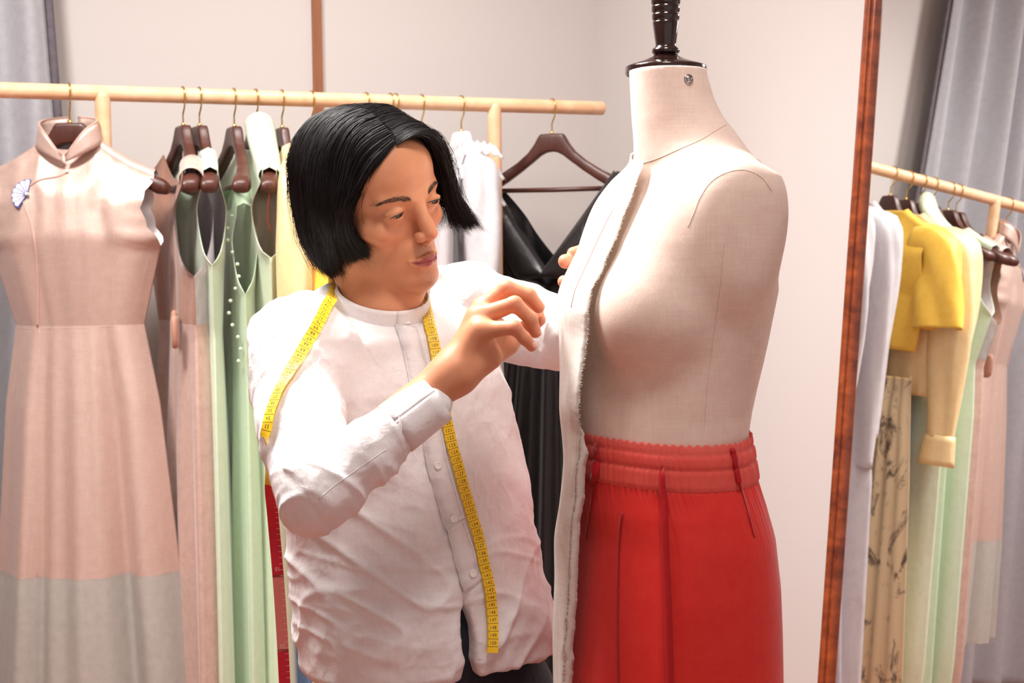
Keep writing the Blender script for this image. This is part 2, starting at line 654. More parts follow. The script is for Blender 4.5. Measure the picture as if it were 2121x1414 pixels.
Geo().add(*tube([[qa[0], qa[1], 0.12], [qb[0], qb[1], 0.12]], 0.013, 20)).build('lower_rail', m_pine, rack)

# ------------------------------------------------------------------ hangers
m_hang, nt, b, o = new_mat('dark_walnut_lacquer')
n = noise_node(nt, (60, 60, 8), 1.0, 4.0, 0.6, dist=0.5)
cr = nt.nodes.new('ShaderNodeValToRGB')
cr.color_ramp.elements[0].color, cr.color_ramp.elements[1].color = srgb(46, 21, 15), srgb(92, 46, 34)
nt.links.new(n.outputs['Fac'], cr.inputs[0]); nt.links.new(cr.outputs[0], b.inputs['Base Color'])
setin(b, Roughness=0.42, Coat_Weight=0.15, Coat_Roughness=0.25)
m_gold = plain('brass_wire', srgb(214, 178, 106), 0.22, 1.0)
m_white_pad = fabric('white_padded_satin', srgb(244, 240, 238), None, 0.5, 0.3, 0.1)

HDROP = RAILR + 0.048
HZX = [0, 0.030, 0.0315, 0.045, 0.06, 0.09, 0.13, 0.17, 0.19, 0.205, 0.211]
HZT = [0, -0.001, -0.003, -0.026, -0.044, -0.068, -0.092, -0.110, -0.117, -0.126, -0.134]
HBX = [0, 0.015, 0.03, 0.05, 0.08, 0.12, 0.16, 0.185, 0.205, 0.211]
HZB = [-0.044, -0.046, -0.053, -0.068, -0.090, -0.116, -0.138, -0.153, -0.155, -0.146]
HTX = [0, 0.05, 0.1, 0.15, 0.185, 0.205, 0.211]
HTT = [0.0115, 0.0115, 0.0120, 0.0155, 0.0205, 0.0195, 0.0130]


def htop(x):
    return np.interp(np.abs(x), HZX, HZT)


def hanger(name, origin, yaw, label, group, body_mat, bar=True, bow=0.02, hook_yaw=None, first={}):
    root = empty(name, origin, label, 'clothes hanger', group, yaw)
    key = (body_mat.name, bar, bow)
    if key not in first:
        g = Geo()
        xs = np.concatenate([-np.linspace(0.211, 0, 46), np.linspace(0, 0.211, 46)[1:]])
        rings = []
        a = np.linspace(0, 2 * PI, 18, endpoint=False)
        for x in xs:
            zt, zb, t = htop(x), np.interp(abs(x), HBX, HZB), np.interp(abs(x), HTX, HTT)
            c, h = (zt + zb) / 2, (zt - zb) / 2
            e = 0.35 if abs(x) < 0.06 else (0.5 if abs(x) < 0.15 else 0.7)
            cs, sn = np.cos(a), np.sin(a)
            yy = np.sign(cs) * np.abs(cs) ** e * t + bow * (abs(x) / 0.2) ** 2
            zz = np.sign(sn) * np.abs(sn) ** e * h + c
            rings.append(np.stack([np.full(18, x), -yy, zz], 1))
        g.add(*loft(rings))
        o1 = g.build('shoulder_bar', body_mat, root, local=True)
        first[key] = [o1]
        if bar:
            o2 = Geo().add(*tube([[-0.158, -bow * 0.62, -0.136], [0, -bow * 0.62, -0.137], [0.158, -bow * 0.62, -0.136]], 0.0058, 14)).build('trouser_bar', body_mat, root, local=True)
            first[key].append(o2)
        # hook: a stem, a kink, then round the rail
        pts = [[0, 0, -0.004], [0, 0, 0.014], [0.0, 0, 0.024], [0.006, 0, 0.031], [0.0155, 0, 0.042]]
        for t in np.linspace(-25, 205, 20):
            pts.append([0.0195 * math.cos(math.radians(t)), 0, HDROP + 0.0195 * math.sin(math.radians(t))])
        g = Geo().add(*tube(spline(pts, 60), 0.0018, 10)).add(*lathe([(0.0035, -0.003), (0.005, 0.0), (0.0035, 0.005), (0.002, 0.006)], (0, 0, 0), 16))
        o3 = g.build('hook', m_gold, root, local=True)
        first[key].append(o3)
    else:
        for src in first[key]:
            c = src.copy(); COL.objects.link(c); c.parent = root
    if hook_yaw is not None:
        for ch in root.children:
            if ch.name.startswith('hook'):
                ch.rotation_euler = (0, 0, hook_yaw - yaw)
    return root


def hang_point(px):
    q = rail_at(px)
    return q - ZU * HDROP


def yaw_for(px, tip_px, reach=0.2, bow=0.0):
    """Turn about the hook so that the nearer shoulder tip is seen at tip_px."""
    q = hang_point(px)
    best = None
    for k in range(-80, 81):
        y = RTH - PI / 2 + math.radians(k)
        p = q + np.array([math.cos(y), math.sin(y), 0]) * reach + np.array([math.sin(y), -math.cos(y), 0]) * bow - ZU * 0.13
        e = abs(proj(p)[0] - tip_px)
        if best is None or e < best[0]:
            best = (e, y)
    return best[1]
# ------------------------------------------------------------------ garments on hangers
def sm(x):
    x = np.clip(x, 0, 1)
    return x * x * (3 - 2 * x)


def garment(name, px, yaw, label, spec, drop=0.0, group=None):
    """A dress or top: a front and a back panel sewn at the sides, open at the armholes, in bands of cloth.
    Local axes: x along the hanger, y out of the front (+) and the back (-), z up from the hanger's top."""
    org = hang_point(px) - ZU * drop
    root = empty(name, org, label, 'clothing' if 'cat' not in spec else spec['cat'], group, 0.0)
    ex = np.array([math.cos(yaw), math.sin(yaw), 0]); ef = np.array([math.sin(yaw), -math.cos(yaw), 0])
    tip, xn = spec['tip'], spec.get('neck', 0.07)
    zt = float(htop(tip)) + 0.006
    arm = spec.get('arm', zt - 0.15)
    Wk, Tk = np.array(spec['W'], float), np.array(spec['T'], float)
    inset = spec.get('inset', 0.012)
    opn = spec.get('open', 0.03)
    ns = spec.get('ns', 72)
    s = np.sin(np.linspace(-1, 1, ns) * PI / 2) * 0.35 + np.linspace(-1, 1, ns) * 0.65
    shift = spec.get('shift', [(0, 0), (-2, 0)])          # sideways drift with height

    def Wz(z):
        w = np.interp(-z, -Wk[:, 0], Wk[:, 1])
        wa = np.interp(-arm, -Wk[:, 0], Wk[:, 1])
        u = np.clip((zt - z) / max(zt - arm, 1e-6), 0, 1)
        up = tip + (wa - tip) * u ** 2.2 - inset * np.sin(PI * u) ** 1.3 + spec.get('scallop', 0) * np.abs(np.sin(4 * PI * u)) * (u < 1)
        return np.where(z > arm, up, w)

    def panel_pts(z, side, top):
        W = Wz(z)
        x = s * W
        T = np.interp(-z, -Tk[:, 0], Tk[:, 1])
        if spec.get('Tb') is not None and side < 0:
            Tb = np.array(spec['Tb'], float)
            T = np.interp(-z, -Tb[:, 0], Tb[:, 1])
        u = np.clip((zt - z) / max(zt - arm, 1e-6), 0, 1)
        op = np.where(z > arm, opn * np.sqrt(np.clip(1 - u ** 5, 0, 1)) * sm(u * 2.2) + 0.016 * (1 - u), 0.0)
        blend = sm((top - z) / 0.1)
        T = 0.017 + (T - 0.017) * blend
        pw = spec.get('pow', 3.0)
        y = op + (T - op) * (1 - np.abs(s) ** pw)
        A = np.interp(-z, [-k[0] for k in spec['ripple_amp']], [k[1] for k in spec['ripple_amp']])
        rip = 0
        for cnt, amp, ph, dr in spec['ripples']:
            rip = rip + amp * np.sin(cnt * PI * s + ph + (0 if side > 0 else 1.7) + dr * z)
        for fc, fw_, fa in spec.get('folds', []):
            rip = rip + fa * np.exp(-((s - fc) / fw_) ** 2)
        A = A * (1 if side > 0 else spec.get('ripple_back', 1.0))
        y = y + A * rip * (1 - np.abs(s) ** 6)
        bw = spec.get('bow', 0.0) * (x / .2) ** 2
        x = x + np.interp(-z, [-k[0] for k in shift], [k[1] for k in shift])
        return np.stack([x, side * y + bw, z], 1)

    def neckline(side):
        x = np.abs(s * tip)
        dn = spec['dn'][0] if side > 0 else spec['dn'][1]
        e = spec.get('neck_pow', 2.2)
        zsh = htop(x) + 0.006
        zn = float(htop(xn)) + 0.006
        k = np.clip(x / xn, 0, 1)
        return np.where(x < xn, zn - dn * (1 - k ** e), zsh)

    bands = spec['bands']
    parts = {}
    z0 = None
    for bi, (bname, zb, mat, *rest) in enumerate(bands):
        nr = max(4, int((abs(zb) + .1 if bi == 0 else abs(zb - z0)) / 0.016))
        for side in (1, -1):
            m_ = mat[0 if side > 0 else 1] if isinstance(mat, tuple) else mat
            if m_ is None:
                continue
            top = neckline(side)
            st = top if bi == 0 else np.full(ns, z0)
            V = []
            for r in range(nr):
                f = r / (nr - 1)
                if bi == 0:
                    f = f ** 1.15
                zz = st + (zb - st) * f
                if bi == len(bands) - 1 and spec.get('hem_wave'):
                    zz = zz + f * spec['hem_wave'] * np.sin(3 * PI * s + side)
                V.append(panel_pts(zz, side, top))
            V = np.concatenate(V)
            F = grid_faces(nr, ns)
            key = bname if not isinstance(mat, tuple) else (bname, side)
            d = parts.setdefault(key, [[], [], 0, m_, bname])
            base = d[2]
            d[0].append(V); d[1] += [[i + base for i in (f[::-1] if side > 0 else f)] for f in F]
            d[2] += len(V)
            if bi == 0:
                d.append((side, base, V[:ns]))
        z0 = zb
    made = []
    for key, d in parts.items():
        V, F = np.concatenate(d[0]), d[1]
        tops = d[5:]
        if len(tops) == 2:               # join front and back over the hanger
            xa = np.abs(s * tip)
            mid = (tops[0][2] + tops[1][2]) / 2 + np.array([0, 0, 0.008])
            b0 = len(V)
            V = np.concatenate([V, mid])
            for c in range(ns - 1):
                if min(xa[c], xa[c + 1]) >= xn * 0.98:
                    F.append([tops[0][1] + c, tops[0][1] + c + 1, b0 + c + 1, b0 + c])
                    F.append([b0 + c, b0 + c + 1, tops[1][1] + c + 1, tops[1][1] + c])
        Wd = org + V[:, :1] * ex + V[:, 1:2] * ef + V[:, 2:] * ZU
        ob = mesh_obj(d[4], Wd, F, d[3], root)
        bm = bmesh.new(); bm.from_mesh(ob.data)
        bmesh.ops.remove_doubles(bm, verts=bm.verts, dist=0.0006)
        loose = [v for v in bm.verts if not v.link_faces]
        bmesh.ops.delete(bm, geom=loose, context='VERTS')
        bm.to_mesh(ob.data); bm.free()
        ob.data.polygons.foreach_set('use_smooth', [True] * len(ob.data.polygons))
        md = solid(ob, spec.get('thick', 0.0012)).modifiers['solid']
        if len(bands) > 1:
            md.use_rim = False
        if spec.get('lining'):
            ob.data.materials.append(spec['lining']); md.material_offset = 1; md.offset = -1
        made.append(ob)
    bw_ = spec.get('bow', 0.0)
    loc = lambda x, y, z: org + np.asarray(x)[..., None] * ex + (np.asarray(y) + bw_ * (np.clip(np.asarray(x), -.22, .22) / .2) ** 2)[..., None] * ef + np.asarray(z)[..., None] * ZU
    return root, loc, made, panel_pts


def bvh_objs(obs):
    V, F, n = [], [], 0
    for ob in obs:
        mw = np.array(world_of(ob))
        co = np.empty(len(ob.data.vertices) * 3); ob.data.vertices.foreach_get('co', co)
        co = co.reshape(-1, 3) @ mw[:3, :3].T + mw[:3, 3]
        V.append(co)
        F += [[i + n for i in p.vertices] for p in ob.data.polygons]
        n += len(co)
    return BVHTree.FromPolygons([tuple(v) for v in np.concatenate(V)], F)


def trace(bvh, pts, n, off=0.001, dmin=0.5):
    """Photo pixels dropped on a surface: points and normals."""
    P, N = [], []
    for x, y in spline(pts, n):
        p, nn = hit(bvh, x, y, dmin)
        if p is None:
            continue
        P.append(p + nn * off); N.append(nn)
    return np.array(P), np.array(N)


def strip(P, N, w, t=0.0008):
    """A ribbon lying on a surface."""
    T = np.gradient(P, axis=0); T /= np.linalg.norm(T, axis=1)[:, None] + 1e-9
    S = np.cross(N, T); S /= np.linalg.norm(S, axis=1)[:, None] + 1e-9
    w = np.broadcast_to(np.asarray(w, float), (len(P),))[:, None]
    rings = [np.array([P[i] - S[i] * w[i] / 2, P[i] + S[i] * w[i] / 2, P[i] + S[i] * w[i] / 2 + N[i] * t, P[i] - S[i] * w[i] / 2 + N[i] * t]) for i in range(len(P))]
    return loft(rings)


GRP = 'dark wooden hangers on the rack'
# -------- pink high-collared dress, facing the viewer
m_pink = fabric('blush_pink_satin', srgb(212, 184, 172), srgb(205, 175, 163), 0.42, 0.15, 0.22, 7.0, 0.12, spec=0.4, slub=0.1, metal=0.35)
m_pinkline = fabric('blush_pink_piping', srgb(206, 168, 154), None, 0.45, 0.3, 0)
m_lining = fabric('white_lining', srgb(236, 230, 230), None, 0.5, 0.2, 0.1)
m_sheer_grey = fabric('sheer_grey_organza', srgb(196, 193, 186), srgb(186, 182, 174), 0.6, 0.3, 0.15, 9.0, 0.2, transmit=0.35, clear=0.12)
m_pearl = plain('pearl', srgb(246, 238, 226), 0.2, 0.0, 0.6)
PY = -0.05
hanger('clothes_hanger', hang_point(143), PY, 'dark wooden hanger inside the pink high-collared dress', GRP, m_hang, bow=0.0, hook_yaw=RTH - PI / 2)
pk_spec = dict(tip=0.182, scallop=.006, neck=0.062, dn=(0.018, -0.004), arm=-0.262, inset=0.028, open=0.03, ns=96, cat='dress',
               W=[(0, .19), (-.262, .186), (-.34, .165), (-.43, .141), (-.6, .17), (-.98, .205), (-1.28, .235)],
               T=[(0, .03), (-.12, .055), (-.24, .075), (-.43, .05), (-.6, .06), (-.98, .085), (-1.28, .1)],
               ripple_amp=[(0, 0), (-.12, .006), (-.3, .009), (-.43, .007), (-.6, .024), (-1.0, .044), (-1.3, .048)], ripples=[(6.7, .10, 1.0, .4)],
              folds=[(.46, .13, -1.0), (.80, .12, .55), (.12, .22, .25), (-.36, .06, -.25), (-.62, .13, .55), (-.88, .08, -.4)],
              lining=m_lining, ripple_back=.12, Tb=[(0, .014), (-.43, .016), (-1.3, .02)],
              bands=[('bodice', -.43, m_pink), ('skirt', -.965, m_pink), ('hem_panel', -1.27, m_sheer_grey)], shift=[(0, 0), (-.1, 0), (-.43, .008), (-1.3, .012)])
pk, ploc, pmade, ppts = garment('dress', 143, PY, 'blush pink sleeveless dress with a high collar and a fan brooch, facing out', pk_spec)
tag(pmade[2], 'sheer grey lower hem')
pbv = bvh_objs(pmade)
org = hang_point(143)
# collar: two stiff wings round the neck
for nm, sgn in (('collar', -1), ('collar', 1)):
    V = []
    nn_ = 26
    for i in range(nn_):
        f = i / (nn_ - 1)
        ang = f * PI * 0.98
        x = sgn * (0.004 + 0.066 * math.sin(ang) ** 0.8 * (1 if f < .5 else 1))
        y = 0.034 * math.cos(ang) + 0.012
        zb = -0.045 - 0.0395 * (1 - f) ** 2.4 + 0.012 * f
        h = 0.047 * (1 - 0.72 * max(0, 1 - f / 0.32) ** 2)
        flare = 0.012
        for j in range(5):
            k = j / 4
            V.append(ploc(np.array([x * (1 - 0.13 * k)]), np.array([y]), np.array([zb + h * k]))[0])
    V = np.array(V)
    ob = solid(mesh_obj(nm, V, grid_faces(nn_, 5), m_pink, pk), 0.0024)
    e = V[4::5]
    Geo().add(*tube(e, 0.0021, 8)).build('piping', m_pinkline, ob)
P, N = trace(pbv, [(139, 358), (118, 366), (82, 373), (58, 388), (48, 404), (52, 430), (66, 468), (76, 530), (79, 600), (78, 676)], 60, 0.0008)
Geo().add(*tube(P, 0.0022, 8)).build('front_piping', m_pinkline, pk)
for a_, b_, nm in (((0, 682), (292, 672), 'waist_seam'), ((82, 682), (76, 1195), 'skirt_seam'), ((232, 672), (236, 480), 'dart_seam')):
    P, N = trace(pbv, [a_, ((a_[0] + b_[0]) / 2, (a_[1] + b_[1]) / 2 + (2 if nm == 'waist_seam' else 0)), b_], 40, 0.0)
    if len(P) > 3:
        Geo().add(*tube(P, 0.0005, 6)).build(nm, m_pinkline, pk)
p, n = hit(pbv, 139, 357)
V, F = lathe([(0.0001, -0.0036), (0.0025, -0.0026), (0.0036, 0), (0.0025, 0.0026), (0.0001, 0.0036)], p + n * 0.004, 18)
mesh_obj('pearl_button', V, F, m_pearl, pk)
# fan brooch
bc, bn = hit(pbv, 58, 404)
bc = bc + bn * 0.003
bx = RT - bn * (RT @ bn); bx /= np.linalg.norm(bx)
by = np.cross(bn, bx)
if by @ UP < 0:
    by = -by
m_fan_w = plain('brooch_enamel_white', srgb(240, 232, 238), 0.3, 0, 0.4)
m_fan_b = plain('brooch_enamel_blue', srgb(70, 86, 160), 0.3, 0, 0.4)
fan = None
for k in range(7):
    a0 = math.radians(84 + k * 22); a1 = math.radians(84 + k * 22 + 19)
    am = (a0 + a1) / 2
    pts = [(0.006 * math.cos(am), 0.006 * math.sin(am))]
    for t in np.linspace(a0, a1, 6):
        rr_ = 0.031 + 0.002 * math.sin((t - a0) / (a1 - a0) * PI)
        pts.append((rr_ * math.cos(t), rr_ * math.sin(t)))
    lo_ = np.array([bc + bx * x + by * y for x, y in pts])
    hi_ = lo_ + bn * 0.0022
    V = np.concatenate([lo_, hi_]); m_n = len(pts)
    F = [list(range(m_n))[::-1], list(range(m_n, 2 * m_n))] + [[i, (i + 1) % m_n, m_n + (i + 1) % m_n, m_n + i] for i in range(m_n)]
    if k == 0:
        # base plate of the brooch
        pl = [(0.0, 0.0)] + [(0.0345 * math.cos(t), 0.0345 * math.sin(t)) for t in np.linspace(math.radians(82), math.radians(240), 26)]
        lo2 = np.array([bc - bn * 0.001 + bx * x + by * y for x, y in pl]); hi2 = lo2 + bn * 0.0018
        q_ = len(pl)
        fan = mesh_obj('fan_brooch', np.concatenate([lo2, hi2]), [list(range(q_))[::-1], list(range(q_, 2 * q_))] + [[i, (i + 1) % q_, q_ + (i + 1) % q_, q_ + i] for i in range(q_)], m_fan_b, pk, False, recalc=True)
        tag(fan, 'white and blue fan-shaped brooch')
    mesh_obj('fan_blade', V, F, m_fan_w, fan, False, recalc=True)
V, F = lathe([(0.0001, -0.004), (0.003, -0.003), (0.0042, 0), (0.003, 0.003), (0.0001, 0.004)], bc + bn * 0.004, 16)
mesh_obj('brooch_pearl', V, F, m_pearl, fan)

# -------- edge-on garments, seen from the side of the rack
m_taupe = fabric('taupe_pink_satin', srgb(206, 176, 164), srgb(190, 158, 146), 0.45, 0.35, 0.2, 10.0, 0.15, slub=0.1, metal=0.12)
m_taupe_shade = fabric('taupe_silk_in_shade', srgb(176, 132, 112), srgb(160, 116, 98), 0.5, 0.3, 0.2, 10.0, 0.15)  # browner taupe: shade on the dress front and its bow, put into the colour
m_tulle = fabric('white_tulle', srgb(238, 234, 236), None, 0.6, 0.4, 0.3, 20.0, 0.1, transmit=0.4, clear=0.3)
m_green = fabric('pale_green_satin', srgb(208, 226, 200), srgb(199, 218, 191), 0.42, 0.35, 0.2, 10.0, 0.1, spec=0.45, metal=0.12)
m_green2 = fabric('soft_green_satin', srgb(200, 220, 190), srgb(190, 211, 180), 0.4, 0.35, 0.25, 10.0, 0.1, spec=0.45, metal=0.12)
m_green3 = fabric('light_celadon_satin', srgb(218, 228, 202), srgb(206, 220, 192), 0.42, 0.35, 0.22, 10.0, 0.1, spec=0.45, metal=0.12)
m_cream = fabric('cream_yellow_silk', srgb(244, 218, 164), srgb(236, 204, 146), 0.42, 0.35, 0.25, 10.0, 0.1, spec=0.45, metal=0.12)
m_yellow = fabric('mustard_yellow_silk', srgb(242, 200, 84), srgb(234, 186, 66), 0.45, 0.3, 0.2, 10.0, 0.1)
m_blue = fabric('dusty_blue_cotton', srgb(122, 146, 190), srgb(104, 128, 176), 0.7, 0.2, 0.2)
m_white = fabric('white_chiffon', srgb(232, 228, 230), srgb(222, 218, 221), 0.55, 0.3, 0.35, 12.0, 0.1, transmit=0.35, clear=0.1)
m_lilac = fabric('pale_lilac_organza', srgb(220, 216, 226), srgb(204, 200, 212), 0.5, 0.3, 0.3, 8.0, 0.1, transmit=0.3, clear=0.12)

BOW = .040
RIP0 = [(0, 0), (-.25, .001), (-.45, .003), (-.7, .008), (-1.3, .014)]


def edge_spec(**kw):
    d = dict(bow=BOW, tip=.178, neck=.085, dn=(.07, .02), arm=-.30, inset=.03, open=.024, ns=72, cat='dress',
             W=[(0, .19), (-.30, .19), (-.45, .16), (-.6, .175), (-1.3, .21)],
             T=[(0, .02), (-.15, .03), (-.3, .034), (-.45, .028), (-.7, .034), (-1.3, .042)],
             ripple_amp=RIP0, ripples=[(2.2, .7, .4, .2), (3.7, .6, 1.9, .3), (6.3, .3, .2, .5)])
    d.update(kw)
    return d


hl_txt = {378: 'dark wooden hanger holding the taupe dress with the tulle back', 412: 'dark wooden hanger holding the plain green dress beside the taupe one',
          484: 'bare dark wooden hanger between two green dresses, button-backed dress hung from its bar', 529: 'dark wooden hanger under the light celadon dress with a red tag string',
          583: 'dark wooden hanger under the cream long-sleeved dress', 645: 'dark wooden hanger just behind the top of the man\'s hair, in the yellow jacket'}
tips = {378: 394, 412: 433, 484: 499, 529: 556, 583: 606, 645: 672}
yaws = {}
for px in (378, 412, 484, 529, 583, 645):
    yaws[px] = yaw_for(px, tips[px], .2, BOW)
    hg_ = hanger('clothes_hanger', hang_point(px), yaws[px], hl_txt[px], GRP, m_hang, bow=BOW)
    if px in (583, 645):
        for ch in hg_.children:
            if not ch.name.startswith('hook'):
                ch.scale = (.78, .9, 1)

# front of these dresses looks left (photo), so local y is flipped by turning the yaw half round where needed
t_root, t_loc, t_made, _ = garment('dress', 378, yaws[378], 'taupe pink dress with white tulle back, next to the pink collared dress',
    edge_spec(tip=.172, dn=(.06, .03), open=.034, inset=.034, arm=-.32,
              T=[(0, .02), (-.1, .034), (-.3, .036), (-.44, .036), (-.7, .046), (-1.3, .05)],
              Tb=[(0, .02), (-.1, .034), (-.3, .05), (-.44, .055), (-.7, .07), (-1.3, .08)],
              ripples=[(2.2, .7, .4, .2), (3.7, .9, 1.9, .3), (6.3, .3, .2, .5)],
              bands=[('bodice', -.43, (m_taupe_shade, m_tulle)), ('waistband', -.49, m_taupe), ('skirt', -1.42, m_taupe)]))
for ob in t_made:
    if ob.name.startswith('bodice') and ob.data.materials[0] == m_tulle:
        tag(ob, 'sheer white tulle back')
# its shoulder straps over the hanger and a folded bow at the waist
for sgn in (1,):
    V = []
    for i in range(14):
        f = i / 13
        a = -PI * 0.62 + f * PI * 1.24
        for x in np.linspace(0.118, 0.186, 6):
            zc = float(htop(x)) - 0.012
            V.append(t_loc(np.array([x]), np.array([0.027 * math.sin(a)]), np.array([zc + 0.026 * math.cos(a)]))[0])
    solid(mesh_obj('shoulder_strap', np.array(V), grid_faces(14, 6), m_taupe, t_root), 0.0016)
for dx_, dz_, hy_, hz_ in ((.10, -.43, .008, .030), (.135, -.445, .010, .036)):
    V, F = lathe([(.0001, -1), (.55, -.93), (.85, -.75), (.95, -.3), (1, .2), (.9, .75), (.6, .95), (.0001, 1)], (0, 0, 0), 20)
    mesh_obj('waist_bow', t_loc(V[:, 0] * .020 + dx_, V[:, 1] * hy_ + .046, V[:, 2] * hz_ + dz_), F, m_taupe_shade, t_root)

garment('dress', 412, yaws[412], 'plain pale green sleeveless dress with a deep armhole beside the taupe dress',
        edge_spec(tip=.176, lining=m_lining, bands=[('dress_body', -1.45, m_green)]))
b_root, b_loc, b_made, _ = garment('dress', 484, yaws[484], 'soft green dress with a looped row of buttons, hung low from its bare hanger',
        edge_spec(tip=.12, neck=.06, dn=(.05, .02), arm=-.26, inset=.01, open=.02,
                  W=[(0, .15), (-.26, .17), (-.45, .15), (-1.3, .2)],
                  T=[(0, .02), (-.2, .024), (-.3, .026), (-.45, .026), (-.7, .036), (-1.3, .046)],
                  bands=[('dress_body', -1.36, m_green2)]), drop=0.10)
for k in range(13):
    z = -.1 - k * .026
    p = b_loc(np.array([.112 + .03 * sm(k / 5)]), np.array([.026 + .012 * math.sin(k)]), np.array([z]))[0]
    V, F = lathe([(0.0001, -0.004), (0.003, -0.003), (0.0042, 0), (0.003, 0.003), (0.0001, 0.004)], p, 12)
    mesh_obj('button', V, F, m_green3, b_root)
g_root, g_loc, g_made, _ = garment('dress', 529, yaws[529], 'light celadon green dress with a raised collar and a red tag string inside',
        edge_spec(tip=.172, neck=.06, dn=(.012, .0), arm=-.29, inset=.034, open=.034, T=[(0, .024), (-.06, .036), (-.3, .036), (-.45, .032), (-.7, .04), (-1.3, .055)],
                  lining=m_lining, bands=[('dress_body', -1.45, m_green3)]))
# raised collar turned over the hanger
V = []
for i in range(18):
    f = i / 17
    a = -PI * .75 + f * PI * 1.5
    for j in range(9):
        k = j / 8
        x = .03 + .13 * k
        zc = float(htop(x)) - .012 + .012 * (1 - k)
        V.append(g_loc(np.array([x]), np.array([.034 * (1 - .25 * k) * math.sin(a)]), np.array([zc + .032 * (1 - .3 * k) * math.cos(a)]))[0])
solid(mesh_obj('collar', np.array(V), grid_faces(18, 9), m_green3, g_root), 0.0016)
m_red_thread = plain('red_thread', srgb(196, 60, 44), 0.7)
P = spline([g_loc(np.array([.15]), np.array([.0]), np.array([-.15]))[0], g_loc(np.array([.152]), np.array([.006]), np.array([-.2]))[0], g_loc(np.array([.15]), np.array([.001]), np.array([-.235]))[0]], 12)
Geo().add(*tube(P, 0.001, 6)).build('tag_string', m_red_thread, g_root)


def sleeve(root, loc, side_x, tip, zt, length, r0, r1, mat, name='sleeve', cuff=None, out=.05, seed=1):
    pts = [(tip - .045, 0, zt - .025), (tip + .006, 0, zt - .035), (tip + out * .7, 0, zt - .1), (tip + out, 0, zt - .2), (tip + out * 1.05, 0, zt - .2 - (length - .2) * .5), (tip + out * 1.1, 0, zt - length)]
    P = spline(pts, 40)
    V = []
    n = 30
    a = np.linspace(0, 2 * PI, n, endpoint=False)
    T, N, B = frames(P)
    for i in range(40):
        f = i / 39
        r = r0 + (r1 - r0) * sm(f) + .012 * math.sin(PI * f) * (1 if cuff else 0)
        rx = r * (1 + .08 * np.sin(3 * a + 5 * f * seed) + .05 * np.sin(5 * a + 9 * f))
        # flat across: local y thinner near the shoulder
        ang = a
        c, s_ = np.cos(ang), np.sin(ang)
        dx = np.array([T[i][2], 0, -T[i][0]]); dx /= np.linalg.norm(dx)
        V.append(P[i] + dx * (rx * c)[:, None] + np.array([0, 1, 0]) * (rx * s_ * .62)[:, None])
    V = np.concatenate(V)
    Wd = loc(V[:, 0] * side_x, V[:, 1], V[:, 2])
    ob = solid(mesh_obj(name, Wd, grid_faces(40, n, True), mat, root), 0.0014)
    if cuff:
        Vc = []
        for i in range(6):
            f = i / 5
            r = .034 + .006 * f
            Vc.append(P[-1] + np.array([0, 0, .01 - .085 * f]) + np.stack([r * np.cos(a) * 1.25, r * .7 * np.sin(a), np.zeros(n)], 1))
        Vc = np.concatenate(Vc)
        solid(mesh_obj('cuff', loc(Vc[:, 0] * side_x, Vc[:, 1], Vc[:, 2]), grid_faces(6, n, True), cuff, ob), 0.002)
    return ob


c_root, c_loc, c_made, _ = garment('blouse', 583, yaws[583], 'cream yellow silk blouse with long cuffed sleeves, beside the celadon dress',
        edge_spec(tip=.172, neck=.07, dn=(.02, .0), arm=-.3, inset=0., open=.03, T=[(0, .024), (-.06, .034), (-.3, .04), (-.45, .036), (-1.3, .055)],
                  cat='blouse', bands=[('bodice', -.56, m_cream)]))
for sx in (1, -1):
    sleeve(c_root, c_loc, sx, .172, float(htop(.172)), .56, .058, .036, m_cream, cuff=m_cream, out=.03)
y_root, y_loc, y_made, _ = garment('jacket', 645, yaws[645], 'mustard yellow short-sleeved jacket, largely hidden behind the man and seen in the mirror',
        edge_spec(tip=.160, neck=.07, dn=(.02, .0), arm=-.27, inset=0., open=.03, cat='jacket', T=[(0, .024), (-.06, .034), (-.3, .038), (-.6, .045)],
                  W=[(0, .17), (-.27, .165), (-.45, .15), (-.6, .16)], bands=[('bodice', -.44, m_yellow)]))
for sx in (1, -1):
    sleeve(y_root, y_loc, sx, .158, float(htop(.158)), .265, .052, .068, m_yellow, out=.045)
sk_root, sk_loc, sk_made, _ = garment('skirt', 583, yaws[583] + .12, 'dusty blue long skirt, a narrow strip between the green dresses and the white shirt',
        edge_spec(tip=.10, neck=.099, dn=(.0, .0), arm=-.07, inset=0., open=.0, cat='skirt',
                  W=[(0, .10), (-.1, .11), (-.9, .12)], T=[(0, .024), (-.2, .030), (-.9, .042)], ripple_amp=[(0, .001), (-.2, .004), (-.7, .01)],
                  bands=[('waistband', -.16, m_blue), ('skirt_panel', -.95, m_blue)]), drop=0.50)

# pleated printed dress
m_print, nt, b, o = new_mat('beige_printed_pleats')
nz_ = noise_node(nt, (14, 14, 7), 1.0, 5.0, 0.7, dist=1.4)
cr = nt.nodes.new('ShaderNodeValToRGB')
e = cr.color_ramp.elements
e[0].position, e[0].color = 0.36, srgb(84, 68, 54)
e[1].position, e[1].color = 0.47, srgb(206, 184, 146)
nt.links.new(nz_.outputs['Fac'], cr.inputs[0]); nt.links.new(cr.outputs[0], b.inputs['Base Color'])
setin(b, Roughness=0.6, Sheen_Weight=0.2)
for px, lab in ((758, 'dark wooden hanger whose hook shows just above the crown of the man\'s hair'), (808, 'bare dark wooden hanger hooked above the man\'s parting, left of a close pair'), (819, 'bare dark wooden hanger hooked above the man\'s parting, right of a close pair')):
    hg_ = hanger('clothes_hanger', hang_point(px), RTH - PI / 2 + .1, lab, GRP, m_hang, bow=BOW)
    for ch in hg_.children:
        if not ch.name.startswith('hook'):
            ch.scale = (.5, .7, 1)
